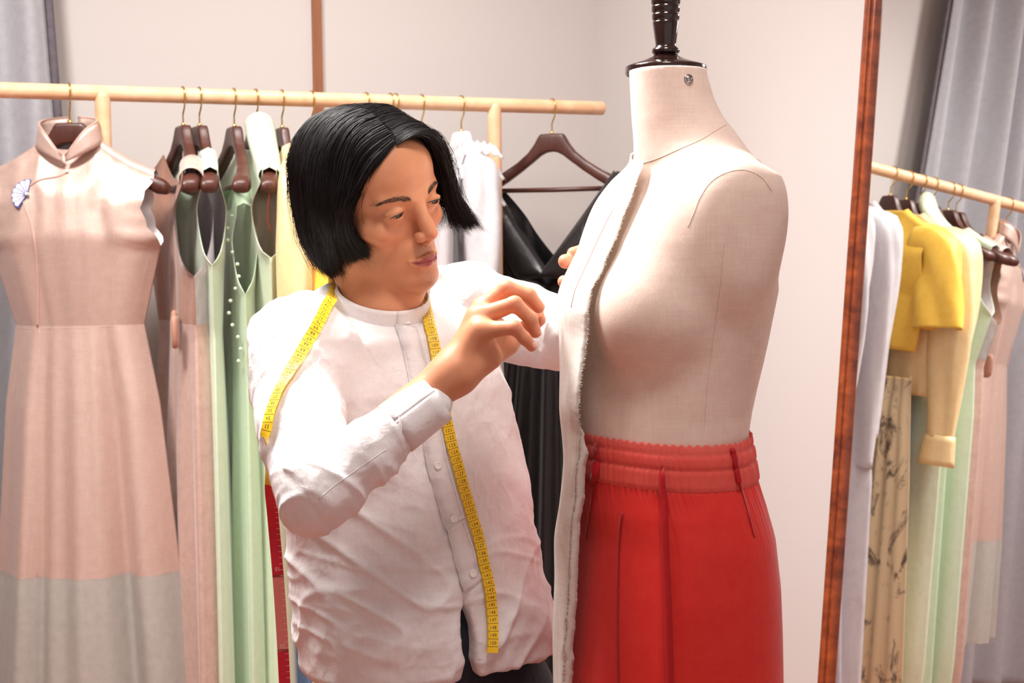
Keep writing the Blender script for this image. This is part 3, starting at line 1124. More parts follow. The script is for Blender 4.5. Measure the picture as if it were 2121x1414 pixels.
w0_root, w0_loc, _, _ = garment('blouse', 758, RTH - PI / 2 + .1, 'white chiffon blouse hanging behind the man\'s hair, whole only in the mirror beside the frame',
        edge_spec(tip=.125, neck=.07, dn=(.02, .0), arm=-.24, W=[(0, .13), (-.24, .13), (-.7, .15)], bow=0.0, inset=0., open=.02, cat='blouse', T=[(0, .026), (-.06, .034), (-.3, .04), (-.7, .045)],
                  ripple_amp=[(0, .001), (-.2, .006), (-1.3, .022)], bands=[('bodice', -.68, m_white)]))
for sx in (1, -1):
    sleeve(w0_root, w0_loc, sx, .125, float(htop(.125)), .6, .046, .038, m_white, out=.03)
pr_root, _, _, _ = garment('skirt', 645, yaws[645] + .05, 'beige pleated skirt printed with dark strokes, hanging below the yellow jacket',
        edge_spec(tip=.15, neck=.149, dn=(.0, .0), arm=-.07, inset=0., open=.0, cat='skirt', W=[(0, .145), (-.1, .155), (-.4, .19), (-1.05, .25)], T=[(0, .024), (-.2, .036), (-1.05, .06)],
                  ripple_amp=[(0, .001), (-.1, .005), (-1.05, .011)],
                  ripples=[(13.0, .8, .3, .1), (9.0, .3, 1.0, .3)], ns=150, bands=[('waistband', -.10, m_cream), ('pleated_skirt', -1.05, m_print)]), drop=0.42)

# white and lilac sheer dresses on slim padded hangers
for px, tpx, lab in ((873, 905, 'white padded hanger behind the man\'s right temple, inside the first white chiffon dress'), (955, 1000, 'white padded hanger inside the ruffled white dress by the right rack post')):
    yaws[px] = yaw_for(px, tpx, .2, BOW)
    hanger('clothes_hanger', hang_point(px), yaws[px], lab, 'white padded hangers on the rack', m_white_pad, bar=False, bow=BOW)
w1_root, w1_loc, _, _ = garment('dress', 873, yaws[873], 'white chiffon dress hanging directly behind the man\'s face',
        edge_spec(tip=.165, neck=.07, dn=(.02, .0), arm=-.28, inset=0., open=.02, T=[(0, .03), (-.06, .04), (-.3, .05), (-.6, .05), (-1.3, .075)],
                  ripple_amp=[(0, .001), (-.2, .006), (-1.3, .022)], W=[(0, .17), (-.28, .18), (-.5, .2), (-.8, .25), (-1.4, .29)], bands=[('dress_body', -1.4, m_white)]))
sleeve(w1_root, w1_loc, 1, .165, float(htop(.165)), .66, .06, .05, m_white, out=.03)
w2_root, w2_loc, w2_made, _ = garment('dress', 955, yaws[955], 'white ruffled dress with a long lilac organza skirt beside the black dress',
        edge_spec(tip=.15, neck=.05, dn=(.01, .0), arm=-.28, inset=0., open=.02,
                  W=[(0, .17), (-.28, .18), (-.5, .20), (-.7, .225), (-1.0, .27), (-1.35, .31)],
                  T=[(0, .03), (-.06, .045), (-.3, .055), (-.6, .06), (-1.3, .09)],
                  ripple_amp=[(0, .002), (-.2, .006), (-1.3, .02)], ripples=[(3.2, .7, .4, .2), (5.7, .6, 1.9, .3), (11.3, .3, .2, .5)],
                  bands=[('bodice', -.42, m_white), ('skirt', -1.42, m_lilac)]))
tag(w2_made[1], 'pale lilac organza skirt')
sleeve(w2_root, w2_loc, 1, .15, float(htop(.15)), .56, .075, .06, m_white, out=.04, seed=2)
for k, (rx, rz) in enumerate(((.11, -.05), (.13, -.1), (.15, -.16))):
    V = []
    for i in range(40):
        f = i / 39
        a = -1.2 + f * 2.6
        for j in range(5):
            w = j / 4
            r = .05 + .018 * w
            V.append(w2_loc(np.array([rx + .03 * w + .004 * math.sin(f * 40 + w * 3)]), np.array([r * math.sin(a)]), np.array([rz - .03 * w + .02 * math.cos(a) + .004 * math.sin(f * 47)]))[0])
    solid(mesh_obj('ruffle', np.array(V), grid_faces(40, 5), m_white, w2_root), 0.001)

# -------- black satin dress facing out at the right end
BYAW = -0.42
m_black = fabric('black_satin', srgb(34, 31, 32), srgb(26, 23, 24), 0.36, 0.15, 0.3, 10.0, 0.08, spec=0.5)
hanger('clothes_hanger', hang_point(1143), BYAW, 'dark wooden hanger holding the black satin dress at the right end of the rack', GRP, m_hang, bow=0.0, hook_yaw=RTH - PI / 2)
k_spec = dict(tip=.19, neck=.168, dn=(.235, .20), neck_pow=1.08, arm=-.31, inset=.02, open=.03, ns=110, cat='dress',
              W=[(0, .2), (-.31, .175), (-.45, .14), (-.6, .16), (-1.3, .26)], T=[(0, .02), (-.15, .03), (-.31, .05), (-.45, .04), (-1.3, .1)],
              ripple_amp=[(0, 0), (-.3, .003), (-.45, .005), (-.6, .014), (-1.3, .03)], ripples=[(3.2, .7, .4, .2), (5.7, .6, 1.9, .3), (8.3, .3, .2, .5)],
              bands=[('bodice', -.46, m_black), ('skirt', -1.42, m_black)])
k_root, k_loc, k_made, k_pts = garment('dress', 1143, BYAW, 'black satin dress with a deep V neck and wide lapels, right end of the rack', k_spec)
for sgn in (-1, 1):
    # lapel: from the shoulder along the V to the crossing, turned outward
    V = []
    for i in range(24):
        f = i / 23
        x0 = sgn * (.172 * (1 - f) + .0 * f) - sgn * .012 * f
        z0_ = float(htop(.165)) + .012 - .245 * f ** .98
        wd = .055 + .035 * f - (.075 * max(0, f - .86) / .14)
        for j in range(7):
            w = j / 6
            x = x0 + sgn * wd * w * .75
            z = z0_ - wd * w * .55
            y = .024 + .022 * f + .016 * math.sin(w * PI) + .004 * (sgn > 0) + .004
            V.append(k_loc(np.array([x]), np.array([y]), np.array([z]))[0])
    solid(mesh_obj('lapel', np.array(V), grid_faces(24, 7), m_black, k_root), 0.0022)
V = []
for i in range(60):
    f = i / 59
    for j in range(6):
        w = j / 5
        a = f * 2 * PI
        V.append(k_loc(np.array([-.165 + .03 * math.cos(a) * (1 + .4 * w) + .006 * math.sin(f * 60)]), np.array([.045 + .03 * math.sin(a) * (1 + .3 * w)]), np.array([-.265 - .09 * w + .008 * math.sin(f * 75 + w * 4)]))[0])
solid(mesh_obj('gathered_sleeve', np.array(V), grid_faces(60, 6), m_black, k_root), 0.0014)
# ------------------------------------------------------------------ dress form
DA = math.radians(22)
DF = np.array([-math.cos(DA), -math.sin(DA), 0])        # the form's front
DL = np.array([math.sin(DA), -math.cos(DA), 0])         # its side nearer the viewer
DC = at(1400, 560, 1.8) * [1, 1, 0]
MPP = 1.8 / FPX


def zy(y, d=1.8):
    return at(1400, y, d)[2]


def dl(f, l, z):
    return DC + DF * np.asarray(f)[..., None] + DL * np.asarray(l)[..., None] + ZU * np.asarray(z)[..., None]


def rows_from(tab):
    """(photo row, left px, right px, lateral half width) -> z, forward centre, half depth, half width."""
    out = []
    for y, xl, xr, wl in tab:
        half = (xr - xl) / 2 * MPP * .965
        wl = wl * .97
        c = (xl + xr) / 2
        dd = math.sqrt(max(half ** 2 - (wl * math.sin(DA)) ** 2, (half * .55) ** 2)) / math.cos(DA)
        out.append((zy(y), (1400 - c) * MPP / math.cos(DA), dd, wl))
    return np.array(out)


TORSO = rows_from([(345, 1372, 1560, .085), (372, 1318, 1598, .135), (400, 1300, 1590, .15), (450, 1268, 1598, .152), (500, 1243, 1602, .15), (560, 1228, 1598, .146), (600, 1226, 1602, .142), (650, 1224, 1592, .138),
                   (700, 1210, 1584, .133), (750, 1200, 1574, .128), (800, 1193, 1562, .124), (850, 1189, 1551, .121), (905, 1188, 1542, .12), (960, 1188, 1547, .125),
                   (1050, 1192, 1570, .145), (1130, 1186, 1585, .158), (1230, 1185, 1590, .163), (1330, 1192, 1584, .16), (1400, 1200, 1575, .15)])
NECK = rows_from([(140, 1303, 1462, .048), (160, 1304, 1464, .048), (200, 1306, 1476, .05), (250, 1309, 1496, .055), (290, 1313, 1520, .06), (330, 1318, 1548, .066), (380, 1330, 1570, .07)])


def loft_sdf(S, tab, zlo, zhi, k):
    s = S.full()
    X, Y, Z = S.xyz(s)
    x, y = X - DC[0], Y - DC[1]
    f = x * DF[0] + y * DF[1]
    l = x * DL[0] + y * DL[1]
    t = tab[np.argsort(tab[:, 0])]
    zz = Z.ravel()
    c, a, b_ = (np.interp(zz, t[:, 0], t[:, i]).reshape(1, 1, -1) for i in (1, 2, 3))
    e = 2.25
    k0 = (np.abs((f - c) / a) ** e + np.abs(l / b_) ** e + 1e-9) ** (1 / e)
    d = (k0 - 1) * np.minimum(a, b_) * 0.9
    d = np.maximum(d, np.maximum(zlo - Z, Z - zhi))
    S.put(s, np.clip(d, -0.05, 0.05).astype(np.float32), k)


S = SDF(DC + [-.24, -.24, zy(1400)], DC + [.24, .24, zy(130)], 0.0032)
loft_sdf(S, TORSO, zy(1400) + .004, zy(352), 0)
loft_sdf(S, NECK, zy(390), zy(148), 0.03)
for sg in (1, -1):
    S.cone(dl(-.026, .03 * sg, zy(350)), dl(-.016, .118 * sg, zy(428)), .040, .042, .045)
    S.ell(dl(-.014, .112 * sg, zy(488)), (.052, .054, .085), .035)
    S.ell(dl(.074 if sg > 0 else .062, .066 * sg, zy(655)), (.060, .060, .058), .035)
    S.cone(dl(.02, .07 * sg, zy(470)), dl(.066 if sg > 0 else .052, .066 * sg, zy(610)), .05, .05, .05)
# flat ends where the arms would start
X, Y, Z = S.xyz(S.full())
l = (X - DC[0]) * DL[0] + (Y - DC[1]) * DL[1]
S.put(S.full(), (.158 - np.abs(l) + 0 * Z).astype(np.float32), .022, 's')
P, Q = S.mesh()
m_linen = fabric('natural_linen_jersey', srgb(240, 216, 202), srgb(233, 206, 191), 0.8, 0.25, 0.0, 10, 0.25, slub=0.10)
m_linen_thread = plain('linen_seam_thread', srgb(214, 188, 170), 0.8)
m_ebony, nt, b, o = new_mat('dark_polished_wood')
setin(b, Base_Color=srgb(34, 16, 14), Roughness=0.16, Coat_Weight=0.6, Coat_Roughness=0.06)
m_steel = plain('steel', srgb(190, 188, 186), 0.2, 1.0)
form = empty('dress_form', DC, 'cream linen dress form with a dark turned neck cap, wearing the red skirt', 'dress form')
body = mesh_obj('torso', P, Q, m_linen, form)
form_bvh = bvh_of(P, Q)


def seam(name, pts, r, parent, mat, n=70):
    A, N = trace(form_bvh, pts, n, 0.0002)
    if len(A) > 4:
        return Geo().add(*tube(A, r, 6)).build(name, mat, parent)


seam('neck_seam', [(1331, 338), (1365, 327), (1400, 312), (1450, 290), (1480, 272), (1504, 258)], .00045, form, m_linen_thread)
seam('armhole_seam', [(1425, 470), (1438, 440), (1450, 410), (1472, 378), (1502, 359), (1540, 352), (1575, 366), (1598, 395)], .00045, form, m_linen_thread)
seam('side_seam', [(1500, 500), (1493, 580), (1480, 680), (1466, 790), (1458, 890)], .00022, form, m_linen_thread)
# neck cap and turned finial
cc = at(1379, 148, 1.8)
cz = lambda y: zy(y) - cc[2]
prof = [(.0001, cz(158)), (.047, cz(158)), (.0505, cz(154)), (.0515, cz(152)), (.0515, cz(139)), (.0505, cz(137)), (.046, cz(134)), (.030, cz(126)), (.0175, cz(118)), (.0155, cz(114)), (.0001, cz(112))]
V, F = lathe(prof, cc, 64)
mesh_obj('neck_cap', V, F, m_ebony, form)
prof = [(.0001, cz(114)), (.013, cz(114)), (.0165, cz(111)), (.0178, cz(107)), (.0172, cz(102)), (.0145, cz(99)), (.0130, cz(96)), (.0132, cz(90))]
prof += [(.0168, cz(48)), (.0162, cz(46)), (.0155, cz(44.5)), (.0164, cz(43)), (.0172, cz(41)), (.0175, cz(32)), (.0166, cz(30)), (.0160, cz(28.5)), (.0170, cz(27)), (.0178, cz(25)), (.0181, cz(16)), (.0173, cz(14)), (.0168, cz(12.5)), (.0178, cz(11)), (.0184, cz(8))]
prof += [(.0195, cz(-20)), (.0200, cz(-60)), (.0180, cz(-85)), (.0150, cz(-95)), (.0185, cz(-103)), (.0190, cz(-115)), (.0150, cz(-130)), (.0001, cz(-137))]
V, F = lathe(prof, cc, 48)
mesh_obj('finial', V, F, m_ebony, form)
p, n = hit(form_bvh, 1426, 164)
R_ = Vector(n).to_track_quat('Z', 'Y').to_matrix()
V, F = lathe([(.0001, -.002), (.0062, -.002), (.0064, .0006), (.0056, .0018), (.0042, .0012), (.0038, .0026), (.0026, .0036), (.0001, .0038)], (0, 0, 0), 28)
mesh_obj('screw', V @ np.array(R_).T + p, F, m_steel, form)
g = Geo().add(*tube([DC + ZU * z for z in (.04, .4, zy(1395))], .016, 20))
g.build('stand_pole', m_steel, form)
V, F = lathe([(.0001, 0), (.17, 0), (.175, .006), (.17, .014), (.05, .03), (.02, .05), (.0001, .05)], DC, 56)
mesh_obj('stand_base', V, F, m_ebony, form)

# ------------------------------------------------------------------ red skirt on the form
m_red = fabric('red_organza', srgb(246, 66, 58), srgb(242, 54, 50), 0.5, 0.3, 0.12, 9.0, 0.25, transmit=0.3, clear=0.24, spec=0.35)
m_redband = fabric('red_organza_gathered', srgb(250, 108, 96), srgb(246, 92, 82), 0.5, 0.3, 0.1, 20.0, 0.25, transmit=0.3, clear=0.4, spec=0.35)
m_reddark = fabric('red_seam_tape', srgb(176, 10, 20), srgb(166, 8, 18), 0.55, 0.2, 0.0, 9.0, 0.2)
SK = rows_from([(897, 1186, 1545, .124), (938, 1186, 1551, .127), (985, 1184, 1558, .131), (1040, 1182, 1574, .146), (1100, 1186, 1589, .158), (1200, 1178, 1598, .168),
                (1300, 1172, 1601, .172), (1414, 1168, 1603, .174), (1600, 1166, 1606, .176), (1900, 1164, 1610, .18)])
SKs = SK[np.argsort(SK[:, 0])]


def skirt_pt(th, z, grow=0.0):
    c, a, b_ = (np.interp(z, SKs[:, 0], SKs[:, i]) for i in (1, 2, 3))
    e = 2 / 2.25
    cs, sn = np.cos(th), np.sin(th)
    return dl(c + np.sign(cs) * np.abs(cs) ** e * (a + grow), np.sign(sn) * np.abs(sn) ** e * (b_ + grow), z + 0 * th)


skirt = empty('skirt', skirt_pt(np.array([PI / 2]), zy(905))[0], 'sheer red skirt with a gathered waistband on the dress form', 'skirt')
nth = 420
th = np.linspace(0, 2 * PI, nth, endpoint=False)
gath = np.sin(95 * th + 1.3 * np.sin(7 * th)) * .6 + np.sin(61 * th + 2 * np.sin(5 * th)) * .4
wavy = .0035 * np.cos(2 * th - .6)


def ring_at(y, g_amp, grow, seed=0.0):
    z = zy(y) + 0 * th
    return z, g_amp * gath + grow


V = []
for y in np.linspace(893, 985, 24):
    k = (y - 893) / 92
    pinch = max(math.exp(-((y - 912) / 5.0) ** 2), math.exp(-((y - 942) / 4.0) ** 2), math.exp(-((y - 984) / 4.0) ** 2))
    puff = .0026 * (1 - pinch) if y > 905 else .0015
    z = zy(y) + wavy + (.0014 * np.sin(70 * th) if y < 900 else 0)
    V.append(skirt_pt(th, z, puff + .0013 * gath * (1 - .5 * pinch) + .001))
solid(mesh_obj('waistband', np.concatenate(V), grid_faces(24, nth, True), m_redband, skirt), .001)
V = []
ys = np.concatenate([np.linspace(984, 1060, 16), np.linspace(1070, 1900, 50)])
for y in ys:
    k = (y - 984) / 120
    amp = .0012 * math.exp(-k * 1.9)
    big = .0035 * (1 - math.exp(-max(0, y - 1050) / 250))
    z = zy(y) + wavy * max(0, 1 - k)
    fold = .0012 * np.exp(-((np.degrees(th) - 48) / 3.5) ** 2) * sm((y - 1040) / 60)
    V.append(skirt_pt(th, z, .001 + amp * gath + big * np.sin(5 * th + y * .002) * .6 + fold))
solid(mesh_obj('skirt_panel', np.concatenate(V), grid_faces(len(ys), nth, True), m_red, skirt), .0008)
VS, FS, nS = [], [], 0
for ch in skirt.children:
    mw = np.array(world_of(ch)); co = np.array([v.co for v in ch.data.vertices]) @ mw[:3, :3].T + mw[:3, 3]
    VS.append(co); FS += [[i + nS for i in p.vertices] for p in ch.data.polygons]; nS += len(co)
skirt_bvh = BVHTree.FromPolygons([tuple(v) for v in np.concatenate(VS)], FS)
for pts, wpx, nm in (([(1372, 918), (1374, 985), (1377, 1080), (1383, 1200), (1387, 1300), (1390, 1414), (1392, 1440)], 17, 'seam_tape'),
                     ([(1514, 912), (1519, 950), (1530, 1000)], 11, 'seam_tape'), ([(1243, 918), (1238, 960), (1232, 1000)], 17, 'seam_tape')):
    A, N = trace(skirt_bvh, pts, 60, .0042)
    for _ in range(10):
        A[1:-1] = (A[:-2] + A[1:-1] + A[2:]) / 3; N[1:-1] = (N[:-2] + N[1:-1] + N[2:]) / 3
    N /= np.linalg.norm(N, axis=1)[:, None]
    Geo().add(*strip(A, N, wpx * MPP, .0006)).build(nm, m_reddark, skirt)
for pts in ([(1530, 1000), (1545, 1050), (1556, 1090), (1562, 1112)], [(1232, 1000), (1225, 1050), (1218, 1090), (1215, 1115)], [(1290, 1060), (1284, 1110), (1281, 1200), (1280, 1300), (1282, 1414), (1283, 1440)]):
    A, N = trace(skirt_bvh, pts, 50, .0012)
    if len(A) > 4:
        Geo().add(*strip(A, N, .0032, .0005)).build('stitched_dart', m_reddark, skirt)

# ------------------------------------------------------------------ muslin strip draped down the front of the form
m_muslin = fabric('white_muslin', srgb(244, 238, 230), srgb(236, 229, 220), 0.85, 0.25, 0.35, 16.0, 0.3, transmit=0.22, slub=0.1)
m_pinkthread = plain('tacking_thread', srgb(214, 150, 140), 0.8)
EL = [(330, 1327), (345, 1320), (370, 1303), (420, 1268), (460, 1240), (500, 1214), (540, 1192), (580, 1173), (640, 1155), (700, 1157), (770, 1162), (850, 1160), (900, 1165), (950, 1171), (1000, 1166), (1050, 1159), (1110, 1150), (1180, 1154), (1300, 1156), (1414, 1157), (1500, 1156)]
ER = [(330, 1334), (345, 1332), (370, 1320), (430, 1300), (490, 1276), (560, 1246), (600, 1225), (650, 1216), (690, 1218), (720, 1213), (760, 1206), (850, 1196), (900, 1203), (940, 1197), (1020, 1190), (1100, 1181), (1200, 1178), (1300, 1171), (1414, 1167), (1500, 1165)]
LR = [(330, .012), (430, .03), (560, .05), (650, .058), (760, .05), (900, .04), (1100, .02), (1414, -.005), (1500, -.01)]
LL = [(330, -.012), (430, -.04), (560, -.06), (650, -.066), (900, -.06), (1414, -.06), (1500, -.06)]


def lat_plane(px, py, L):
    r = ray(px, py)
    t = ((DC + DL * L - CAM) @ DL) / (r @ DL)
    return CAM + r * t


def itab(tab, y):
    return np.interp(y, [a for a, _ in tab], [b_ for _, b_ in tab])


mus = empty('muslin_strip', lat_plane(1190, 1300, 0), 'long white muslin strip with a frayed edge pinned down the front of the dress form', 'fabric')
ys = np.linspace(332, 1490, 260)
V, nc = [], 15
edge_pts, mid_line = [], []
rj = np.convolve(RNG.normal(0, 1, 300), np.ones(5) / 5, 'same')
for i, y in enumerate(ys):
    a = lat_plane(itab(EL, y), y, itab(LL, y))
    fray = 2.6 * rj[i] if y > 360 else 0
    b_ = lat_plane(itab(ER, y), y, itab(LR, y))
    b_f = lat_plane(itab(ER, y) + fray, y, itab(LR, y))
    row = []
    back = [a - DF * .05 - DL * .035, a - DF * .018 - DL * .02]
    row += back
    for j in range(nc - 2):
        u = j / (nc - 3)
        p = a + (b_ - a) * u + DF * (.010 * math.sin(PI * u) * (0.3 if y < 420 else 1))
        wv = .0022 * math.sin(y * .009 + u * 6) + .0007 * math.sin(y * .031 + u * 9 + 1.0)
        p = p + DF * wv * math.sin(PI * min(1, u * 1.1)) * min(1, (y - 332) / 150)
        row.append(p)
    row[-1] = row[-1] + b_f - b_
    row[-2] = row[-2] + (b_f - b_) * .3
    V.append(np.array(row))
V = np.array(V)


def clear_of(bvh, P, gap):
    for p in P.reshape(-1, 3):
        q, n_, _, dd = bvh.find_nearest(Vector(p), .08)
        if q is None:
            continue
        n_, q = np.array(n_), np.array(q)
        sgn = (p - q) @ n_
        if sgn < gap:
            p += n_ * (gap - sgn)


for it in range(4):
    clear_of(form_bvh, V, .0045)
    if it < 3:
        W_ = V.copy()
        W_[2:-2, :-1] = (V[:-4, :-1] + V[1:-3, :-1] + V[2:-2, :-1] + V[3:-1, :-1] + V[4:, :-1]) / 5
        W_[:, 1:-2] = (W_[:, :-3] + 2 * W_[:, 1:-2] + W_[:, 2:-1]) / 4
        V = W_
edge_pts = [r[-1].copy() for r in V]
mid_line = [r[10].copy() for r in V]
solid(mesh_obj('sheet', np.concatenate(V), grid_faces(len(ys), nc), m_muslin, mus), .0009)
# a narrow turned-back edge behind, towards the skirt
V = []
for i, y in enumerate(ys):
    if y < 880:
        continue
    e = edge_pts[i]
    k = min(1, (y - 880) / 60)
    V.append(np.array([e - DF * .001, e - DF * .006 * k + DL * .0012 * k, e - DF * .013 * k - DL * .0005 * k]))
if V:
    solid(mesh_obj('turned_edge', np.concatenate(V), grid_faces(len(V), 3), m_muslin, mus), .0008)
g = Geo()
for i in range(10, len(ys) - 1):
    for _ in range(3):
        f = RNG.random()
        p = edge_pts[i] * (1 - f) + edge_pts[i + 1] * f
        q = p + DL * RNG.uniform(.001, .0035) - DF * RNG.uniform(-.001, .002) + ZU * RNG.uniform(-.002, .002)
        g.add(*tube([p - DL * .002, (p + q) / 2 + ZU * RNG.uniform(-.0006, .0006), q], .00022, 4))
o_ = g.build('frayed_threads', m_muslin, mus)
o_['kind'] = 'stuff'
A = [m_ for m_, y in zip(mid_line, ys) if 425 < y < 640]
Geo().add(*tube(np.array(A) + DF * .0009, .0004, 5)).build('tacking_line', m_pinkthread, mus)
# ------------------------------------------------------------------ the tailor
HR = np.array([[0.6875, 0.7201, -0.0939], [0.3443, -0.2094, 0.9152], [0.6394, -0.6615, -0.3919]])
HT = np.array([-.18268577, .19431148, 1.9]) * (1.93 / 1.9)
HS = .97967
CB = np.stack([RT, UP, FW])                     # camera axes as rows


def h2w(P):
    return CAM + ((np.atleast_2d(P) * HS) @ HR.T + HT) @ CB


def w2h(P):
    return ((((np.atleast_2d(P) - CAM) @ CB.T) - HT) @ HR) / HS


person = empty('person', at(880, 1400, 1.97) * [1, 1, 0], 'man in a loose white collarless shirt bending to the dress form with one hand raised', 'person')

# ---- skin
m_skin, nt, b, o = new_mat('skin')
att = nt.nodes.new('ShaderNodeAttribute'); att.attribute_name = 'tint'
sep = nt.nodes.new('ShaderNodeSeparateColor'); nt.links.new(att.outputs['Color'], sep.inputs[0])
base = srgb(222, 166, 132)
nz_ = noise_node(nt, (1, 1, 1), 60.0, 4.0)
mx0 = nt.nodes.new('ShaderNodeMix'); mx0.data_type = 'RGBA'
mx0.inputs[6].default_value, mx0.inputs[7].default_value = srgb(196, 131, 94), srgb(212, 151, 114)
nt.links.new(nz_.outputs['Fac'], mx0.inputs[0])
prev = mx0.outputs[2]
for idx, colr in ((0, srgb(158, 84, 84)), (1, srgb(150, 112, 92)), (2, srgb(222, 138, 112))):
    mx = nt.nodes.new('ShaderNodeMix'); mx.data_type = 'RGBA'
    nt.links.new(sep.outputs[idx], mx.inputs[0]); nt.links.new(prev, mx.inputs[6]); mx.inputs[7].default_value = colr
    prev = mx.outputs[2]
mx = nt.nodes.new('ShaderNodeMix'); mx.data_type = 'RGBA'
nt.links.new(att.outputs['Alpha'], mx.inputs[0]); mx.inputs[6].default_value = srgb(40, 30, 28); nt.links.new(prev, mx.inputs[7])
prev = mx.outputs[2]
nt.links.new(prev, b.inputs['Base Color'])
setin(b, Roughness=0.46, Subsurface_Weight=0.12, Subsurface_Scale=0.01, Specular_IOR_Level=0.35)
b.inputs['Subsurface Radius'].default_value = (1.0, 0.35, 0.2)
n3 = noise_node(nt, (1, 1, 1), 700.0, 2.0)
add_bump(nt, b, n3.outputs['Fac'], 0.08, 0.001)

H = SDF([-.105, -.125, -.215], [.105, .135, .135], .0014)
H.ell((0, -.012, .032), (.075, .098, .090), 0)
H.ell((0, .028, .038), (.064, .0605, .060), .02)
H.ell((0, .028, -.035), (.0605, .0545, .062), .02)
for sg in (1, -1):
    H.ell((.044 * sg, .050, -.031), (.023, .024, .019), .018)           # cheekbone
    H.cone((.050 * sg, .000, -.070), (.016 * sg, .070, -.106), .015, .015, .02)  # jaw
    H.cone((.052 * sg, -.008, -.03), (.050 * sg, .0, -.072), .014, .014, .02)
    H.cone((.012 * sg, .0855, .010), (.046 * sg, .068, .013), .0075, .0065, .014)  # brow ridge
    H.ell((.069 * sg, .047, -.066), (.015, .026, .020), .02, 's')
    H.ell((.071 * sg, -.008, -.018), (.008, .019, .030), .006)          # ear
H.ell((0, .034, -.080), (.045, .048, .036), .02)
H.ell((0, .056, -.074), (.032, .035, .027), .016)
H.ell((0, .0765, -.106), (.017, .0185, .0165), .016)
# eye hollows
for sg in (1, -1):
    H.ell((.031 * sg, .098, -.003), (.016, .014, .010), .012, 's')
# eyes: a ball of lids, then the slit
EC = np.array([.0330, .0722, -.0055])
for sg in (1, -1):
    c = EC * [sg, 1, 1]
    H.ell(c, (.0142, .0136, .0134), .007)
    s = H.box(c - .02, c + .02, 0)
    X, Y, Z = H.xyz(s)
    u = (X - c[0]) * sg / .0140
    w = Z - c[2] + .0012 * u
    wu = .0028 * (1 - np.abs(u) ** 2.2)
    wl = -.0033 * (1 - np.abs(u) ** 2.0)
    d = np.maximum(np.maximum(w - wu, wl - w), (c[1] + .004) - Y)
    H.put(s, d.astype(np.float32), .0012, 's')
    for up, rr_, pw in ((1, .0013, 2.2), (0, .0009, 2.0)):
        L = []
        for uu in np.linspace(-1, 1, 13):
            wz = (.0033 * (1 - abs(uu) ** pw) if up else -.0039 * (1 - abs(uu) ** pw)) - .0012 * uu
            x = uu * .0138
            y = math.sqrt(max(.0137 ** 2 - x * x - wz * wz, 0.0000005))
            L.append(c + [sg * x, y - .0003, wz])
        H.chain(L, [rr_] * 13, .0022)
    # fold above the upper lid
    L = []
    for uu in np.linspace(-1.05, 1.0, 11):
        wz = .0078 * (1 - .6 * abs(uu) ** 2) - .0012 * uu
        x = uu * .0142
        y = math.sqrt(max(.0150 ** 2 - x * x - wz * wz, 1e-6))
        L.append(c + [sg * x, y, wz])
    H.chain(L, [.0012] * 11, .004)
# nose
H.chain([(0, .0845, .010), (0, .0905, -.008), (0, .0985, -.023), (0, .1068, -.036)], [.0075, .0070, .0080, .0097], .010)
for sg in (1, -1):
    H.ell((.0112 * sg, .0955, -.0412), (.0063, .0100, .0072), .006)
H.cone((0, .1035, -.044), (0, .0955, -.0535), .0045, .005, .006)
for sg in (1, -1):
    H.ell((.0062 * sg, .1015, -.0488), (.0034, .0055, .0034), .002, 's')
    H.chain([(.0175 * sg, .093, -.036), (.0185 * sg, .0895, -.0425), (.0172 * sg, .088, -.0475)], [.0012] * 3, .006, 's')
# mouth
UPL = [(-.0236, .0845, -.0757), (-.0140, .0918, -.0748), (-.0045, .0958, -.0724), (0, .0957, -.0732), (.0045, .0958, -.0724), (.0140, .0918, -.0748), (.0236, .0845, -.0757)]
LOL = [(-.0225, .0845, -.0768), (-.0125, .0912, -.0802), (0, .0940, -.0812), (.0125, .0912, -.0802), (.0225, .0845, -.0768)]
H.chain(UPL, [.0014, .0028, .0034, .0032, .0034, .0028, .0014], .005)
H.chain(LOL, [.0014, .0034, .0043, .0034, .0014], .005)
MOU = [(-.0240, .0868, -.0757), (-.0125, .0952, -.0774), (0, .0984, -.0771), (.0125, .0952, -.0774), (.0240, .0868, -.0757)]
H.chain(MOU, [.0009, .0012, .0013, .0012, .0009], .0022, 's')
H.cone((0, .105, -.0565), (0, .1045, -.0665), .0026, .0022, .006, 's')     # philtrum
H.cone((-.010, .1015, -.0945), (.010, .1015, -.0945), .006, .006, .008, 's')
# neck
nb = w2h(at(770, 720, 1.97))[0]
nm = w2h(at(783, 640, 1.965))[0]
H.chain([(0, -.022, -.045), (-.008, -.018, -.095), nm, nb], [.056, .053, .0505, .046], .02)
H.cone((.010, .045, -.118), nm + [.008, .03, -.01], .02, .018, .03)
P, Q = H.mesh()
tint = np.zeros((len(P), 4), np.float32); tint[:, 3] = 1


def chain_dist(P, pts):
    best = np.full(len(P), 9.0)
    for a_, b_ in zip(pts[:-1], pts[1:]):
        a_, b_ = np.asarray(a_), np.asarray(b_)
        ab = b_ - a_
        t = np.clip(((P - a_) @ ab) / (ab @ ab), 0, 1)
        best = np.minimum(best, np.linalg.norm(P - a_ - t[:, None] * ab, axis=1))
    return best


